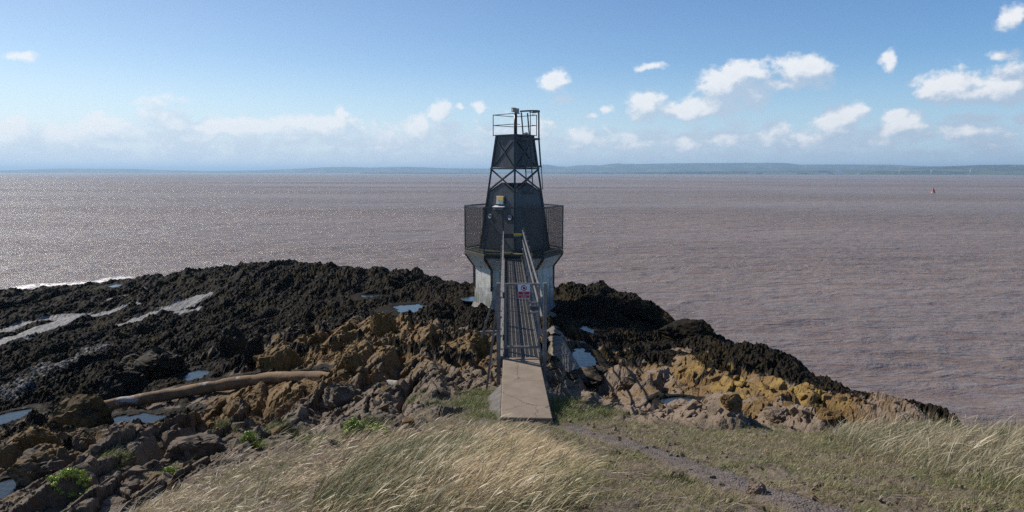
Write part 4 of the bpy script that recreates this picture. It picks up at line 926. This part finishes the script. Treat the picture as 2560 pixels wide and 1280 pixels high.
def lerp3(a, b, t): return np.array(a)[None] * (1 - t[:, None]) + np.array(b)[None] * t[:, None]
LONG = wpoly([(330,1290),(420,1235),(520,1185),(640,1140),(780,1105),(900,1085),(1050,1072),(1180,1066),(1290,1085),(1360,1130),(1420,1190),(1440,1290),(1440,1400),(700,1400),(300,1400)])
DARKG = wpoly([(860,1190),(960,1140),(1080,1120),(1180,1115),(1170,1160),(1080,1210),(960,1280),(800,1290),(760,1250)])
TUFT = wpoly([(2060,1100),(2180,1060),(2320,1045),(2420,1075),(2600,1095),(2760,1100),(2760,1290),(2480,1230),(2250,1170),(2120,1140)])
def build_grass():
    rg = np.random.default_rng(12)
    # tall straw-coloured grass blown to the right
    x, y = throw(150000, rg, 2.6, 9.8, -40, 12); jx, jy = x + .25 * fbm(x * 1.2, y * 1.2, 3, 3), y + .25 * fbm(x * 1.2, y * 1.2, 3, 5)
    hump = np.exp(-((x + .15) / .75) ** 2 - ((y - 6.4) / 2.2) ** 2); dens = np.clip(sstep(-.15, .30, fbm(x * 1.9, y * 1.9, 3, 71)) * np.where(x < -.9, .45, .8) + .8 * hump, 0, 1); ok = inpoly(jx, jy, LONG) & (rg.uniform(0, 1, len(x)) < .05 + .60 * dens)
    dk = inpoly(jx, jy, DARKG); ok &= ~(dk & (rg.uniform(0, 1, len(x)) < .36))
    x, y, dk = x[ok], y[ok], dk[ok]; z, _, _, gr, _ = ground(x, y); k = (z > -4.2) & (gr > .3); x, y, z, dk = x[k], y[k], z[k], dk[k]; n = len(x)
    cl = fbm(x * 1.1, y * 1.1, 3, 41); gn = np.clip(.52 + 1.6 * fbm(x * .9, y * .9, 3, 47) + .25 * rg.normal(size=n), 0, 1)
    hp = np.exp(-((x + .15) / .8) ** 2 - ((y - 5.6) / 1.8) ** 2); Ln = (.13 + .17 * rg.uniform(0, 1, n) ** 1.5 + .12 * cl + .17 * hp) * np.where(x < -1.6, .85, 1) * np.clip(1.25 - .06 * y, .6, 1)
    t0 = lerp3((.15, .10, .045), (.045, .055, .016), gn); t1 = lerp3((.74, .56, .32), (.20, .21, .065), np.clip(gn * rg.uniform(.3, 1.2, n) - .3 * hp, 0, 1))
    red = (rg.uniform(0, 1, n) < .16) & (x < -.8); t1[red] = (.34, .14, .06)
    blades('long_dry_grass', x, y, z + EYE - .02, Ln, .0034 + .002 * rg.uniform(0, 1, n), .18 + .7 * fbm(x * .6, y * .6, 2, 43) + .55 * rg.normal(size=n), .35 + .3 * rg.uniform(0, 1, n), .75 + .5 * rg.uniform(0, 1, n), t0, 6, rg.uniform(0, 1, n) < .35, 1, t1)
    # long flowering stalks standing out of the tufts
    x, y = throw(3600, rg, 3.0, 9.0, -34, 10); hump = np.exp(-((x + .15) / .8) ** 2 - ((y - 6.2) / 2.2) ** 2); ok = inpoly(x, y, LONG) & (rg.uniform(0, 1, len(x)) < .25 + .75 * hump); x, y = x[ok], y[ok]; z = ground(x, y)[0]; n = len(x); k_ = rg.uniform(0, 1, n)
    blades('flowering_grass_stalks', x, y, z + EYE, .20 + .20 * rg.uniform(0, 1, n), .0035 + .0015 * rg.uniform(0, 1, n), .15 + .45 * rg.normal(size=n), .25 + .3 * rg.uniform(0, 1, n), .7 + .6 * rg.uniform(0, 1, n), lerp3((.30, .22, .10), (.16, .13, .05), k_), 7, np.ones(n, bool), 9, lerp3((.66, .54, .36), (.46, .32, .18), k_))
    x, y = throw(2600, rg, 5.5, 9.5, 16, 48); ok = inpoly(x, y, TUFT); x, y = x[ok], y[ok]; z = ground(x, y)[0]; n = len(x); k_ = rg.uniform(0, 1, n)
    blades('flowering_grass_stalks', x, y, z + EYE, .22 + .30 * rg.uniform(0, 1, n) ** 2, .004 + .002 * rg.uniform(0, 1, n), .2 + .5 * rg.normal(size=n), .35 + .4 * rg.uniform(0, 1, n), .5 + .7 * rg.uniform(0, 1, n), lerp3((.34, .27, .15), (.16, .16, .06), k_), 7, rg.uniform(0, 1, n) < .6, 10, lerp3((.70, .60, .42), (.34, .26, .17), k_))
    # darker green grass in its hollow
    x, y = throw(60000, rg, 3.5, 9, -30, 2); jx, jy = x + .2 * fbm(x * 1.6, y * 1.6, 3, 13), y + .2 * fbm(x * 1.6, y * 1.6, 3, 15)
    ok = inpoly(jx, jy, DARKG) & (rg.uniform(0, 1, len(x)) < .8); x, y = x[ok], y[ok]; z = ground(x, y)[0]; n = len(x)
    blades('green_grass_hollow', x, y, z + EYE - .02, .16 + .16 * rg.uniform(0, 1, n), .005 + .003 * rg.uniform(0, 1, n), rg.uniform(-1.2, 1.2, n), .3 + .4 * rg.uniform(0, 1, n), .4 + .7 * rg.uniform(0, 1, n), lerp3((.045, .048, .014), (.10, .095, .03), rg.uniform(0, 1, n)), 5, None, 2, lerp3((.11, .13, .035), (.42, .35, .19), rg.uniform(0, 1, n) ** 1.4))
    # dead thatch lying over the ground between the tufts
    x, y = throw(70000, rg, 2.6, 10.5, -40, 46); z, _, _, gr, _ = ground(x, y); pd = polydist(x, y, PATH); ok = (gr > .3) & (pd > .18) & (z > -4.4) & (rg.uniform(0, 1, len(x)) < np.clip(.25 + 1.2 * fbm(x * 1.5, y * 1.5, 3, 63), 0, .8)); ok &= ~((x > RX0 - .45) & (x < RX1 + .06) & (y > 9.9) & (y < 13.6))
    x, y, z = x[ok], y[ok], z[ok]; n = len(x); k_ = rg.uniform(0, 1, n)
    blades('dead_thatch', x, y, z + EYE + .005, .08 + .14 * rg.uniform(0, 1, n), .004 + .003 * rg.uniform(0, 1, n), .3 + 1.6 * rg.normal(size=n), 1.15 + .3 * rg.uniform(0, 1, n), .3 * rg.uniform(0, 1, n), lerp3((.30, .23, .15), (.14, .10, .065), k_), 3, None, 8, lerp3((.55, .46, .33), (.30, .20, .12), k_))
    # short turf
    x, y = throw(330000, rg, 2.6, 12.5, -30, 47); z, wd, lc, gr, sl_ = ground(x, y); pd = polydist(x, y, PATH); n2 = fbm(x * 1.9, y * 1.9, 3, 51); n3 = fbm(x * 5, y * 5, 2, 53)
    inl = inpoly(x, y, LONG)
    ok = (gr > .35) & (z > -5.2) & (pd > .16 + .16 * n2) & (rg.uniform(0, 1, len(x)) < np.clip(.42 + 1.3 * n2 + .6 * n3 + np.where(x > 2.6, .25, 0), .04, 1)) & ~(inl & (rg.uniform(0, 1, len(x)) < .6))
    ok &= ~((x > RX0 - .35) & (x < RX1 + .06) & (y > 10.0) & (y < 13.6))
    x, y, z, n2 = x[ok], y[ok], z[ok], n2[ok]; n = len(x); g = np.clip(.66 + 1.3 * fbm(x * .9, y * .9, 3, 57) + .28 * rg.normal(size=n), 0, 1)
    t0 = lerp3((.24, .18, .10), (.085, .10, .028), g); t1 = lerp3((.54, .42, .22), (.25, .27, .075), g)
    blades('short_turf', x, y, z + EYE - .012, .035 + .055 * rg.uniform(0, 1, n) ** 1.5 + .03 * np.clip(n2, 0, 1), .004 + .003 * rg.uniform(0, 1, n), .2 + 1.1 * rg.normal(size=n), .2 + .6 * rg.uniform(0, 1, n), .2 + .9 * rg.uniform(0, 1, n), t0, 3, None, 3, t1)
    # rank grass along the right hand edge
    x, y = throw(150000, rg, 4.5, 10.5, 10, 52); jx, jy = x + .3 * fbm(x * 1.1, y * 1.1, 3, 23), y + .3 * fbm(x * 1.1, y * 1.1, 3, 25)
    dens = sstep(-.3, .3, fbm(x * 1.4, y * 1.4, 3, 73)); ok = inpoly(jx, jy, TUFT) & (rg.uniform(0, 1, len(x)) < .06 + .45 * dens); x, y = x[ok], y[ok]; z = ground(x, y)[0]; k = z > -4.6; x, y, z = x[k], y[k], z[k]; n = len(x)
    g = np.clip(.62 + 1.3 * fbm(x * .8, y * .8, 3, 27) + .25 * rg.normal(size=n), 0, 1); tall = sstep(6.8, 8.2, np.hypot(x, y))
    Ln = .08 + .11 * rg.uniform(0, 1, n) + .13 * tall * rg.uniform(0, 1, n) + .08 * fbm(x * 1.1, y * 1.1, 2, 29)
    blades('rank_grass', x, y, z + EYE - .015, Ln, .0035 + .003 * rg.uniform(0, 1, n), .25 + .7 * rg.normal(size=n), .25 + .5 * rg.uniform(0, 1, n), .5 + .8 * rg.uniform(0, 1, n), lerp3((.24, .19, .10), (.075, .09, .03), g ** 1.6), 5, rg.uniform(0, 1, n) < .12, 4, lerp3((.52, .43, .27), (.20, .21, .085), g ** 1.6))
    # wisps of green on the rock ledges and by the ramp
    spots = [(1180,1010,.55,.5),(1195,985,.4,.4),(1420,1010,.4,.5),(1440,1045,.5,.4),(1500,1030,.35,.3),(1030,1000,.2,.15),(700,1075,.3,.25),(560,1060,.2,.2),(930,1060,.25,.2),(640,1120,.25,.2),(310,1150,.3,.25),(420,1180,.25,.2),(1390,1025,.2,.3),(1262,1049,.25,.1),(1310,1052,.35,.08),(1368,1050,.25,.1),(1215,1040,.3,.25),(790,1100,.3,.2)]
    X, Y = [], []
    for (px, py, sx_, sy_) in spots:
        p = hit2(px, py); k = int(5200 * sx_ * sy_) + 150; X.append(p[0] + sx_ * .5 * rg.normal(size=k)); Y.append(p[1] + sy_ * .6 * rg.normal(size=k))
    x, y = np.concatenate(X), np.concatenate(Y); ok = ~((x > RX0 - .02) & (x < RX1 + .04) & (y > 10.04) & (y < 13.6)); x, y = x[ok], y[ok]; z = ground(x, y)[0]; n = len(x)
    blades('ledge_grass', x, y, z + EYE - .02, .06 + .10 * rg.uniform(0, 1, n), .006 + .003 * rg.uniform(0, 1, n), .2 + 1.0 * rg.normal(size=n), .2 + .5 * rg.uniform(0, 1, n), .3 + .7 * rg.uniform(0, 1, n), lerp3((.05, .08, .015), (.11, .13, .03), rg.uniform(0, 1, n)), 4, None, 6, lerp3((.12, .17, .03), (.26, .25, .08), rg.uniform(0, 1, n)))
build_grass()

M_SAM = simple('samphire_leaf', (.22, .31, .03), (.46, .52, .09), 9, .5); M_STEM = simple('samphire_stem', (.14, .16, .04), None, 4, .6)
def samphire(px, py, w, h, n, label, seed):
    rg = np.random.default_rng(seed); p = hit2(px, py); z0 = gz(p[0], p[1]); t = empty('samphire_plant', (p[0], p[1], z0)); tag(t, label, 'plant', 'rock samphire clumps on the slope')
    st = MB(); VV, FF = [], []; k = 0
    for i in range(n):
        a = rg.uniform(0, 6.28); r = w / 2 * math.sqrt(rg.uniform(0, 1)); cx, cy = r * math.cos(a), r * math.sin(a) * .8
        cz = gz(p[0] + cx, p[1] + cy) - z0 + h * (1 - (r / (w / 2)) ** 2 * .6) * rg.uniform(.6, 1); st.tube([(cx * .55, cy * .55, cz - h * .9), (cx, cy, cz)], [.006, .003], 5)
        m = 60; d = rg.normal(size=(m, 3)); d /= np.linalg.norm(d, axis=1)[:, None]; d[:, 2] = np.abs(d[:, 2]) * .9 - .15; c = np.array((cx, cy, cz)) + d * rg.uniform(.018, .048, (m, 1))
        e1 = rg.normal(size=(m, 3)); e1 /= np.linalg.norm(e1, axis=1)[:, None]; e2 = np.cross(e1, d); s_ = rg.uniform(.008, .016, (m, 1))
        q = np.stack([c - e1 * s_, c - e2 * s_ * .6, c + e1 * s_, c + e2 * s_ * .6], 1); VV.append(q.reshape(-1, 3)); FF.append(np.arange(m * 4).reshape(m, 4) + k); k += m * 4
    st.build('stem', M_STEM, t); link('leaf_cluster', mesh_np('leaf_cluster', np.concatenate(VV), np.concatenate(FF)), M_SAM, t)
samphire(185, 1228, .56, .10, 70, 'widest yellow green samphire clump at lower left beside a grey rock', 1)
samphire(628, 1103, .26, .14, 34, 'compact pale green samphire plant left of the dry grass top', 2)
samphire(885, 1085, .30, .20, 44, 'bright yellow green samphire plant in front of a dark grey rock', 3)
samphire(945, 1085, .34, .13, 34, 'darker straggling samphire plant just right of the brightest one', 4)
samphire(430, 1185, .16, .06, 14, 'tiny samphire sprig on the grey slope at lower left', 5)

# ------------------------------------------------------------------ haze over the estuary
def build_haze():
    m, n = new_mat('haze_air'); pv = n.a('ShaderNodeVolumePrincipled', {'Color': (.50, .74, 1.0, 1), 'Density': 9e-5, 'Anisotropy': .2})
    o = n.a('ShaderNodeOutputMaterial'); n.l.new(pv.outputs[0], o.inputs['Volume'])
    mb = MB(); mb.box((0, 12500, 100), (70000, 43000, 228)); h = mb.build('haze', m); h.location = (0, 0, 0); tag(h, kind='stuff')
build_haze()
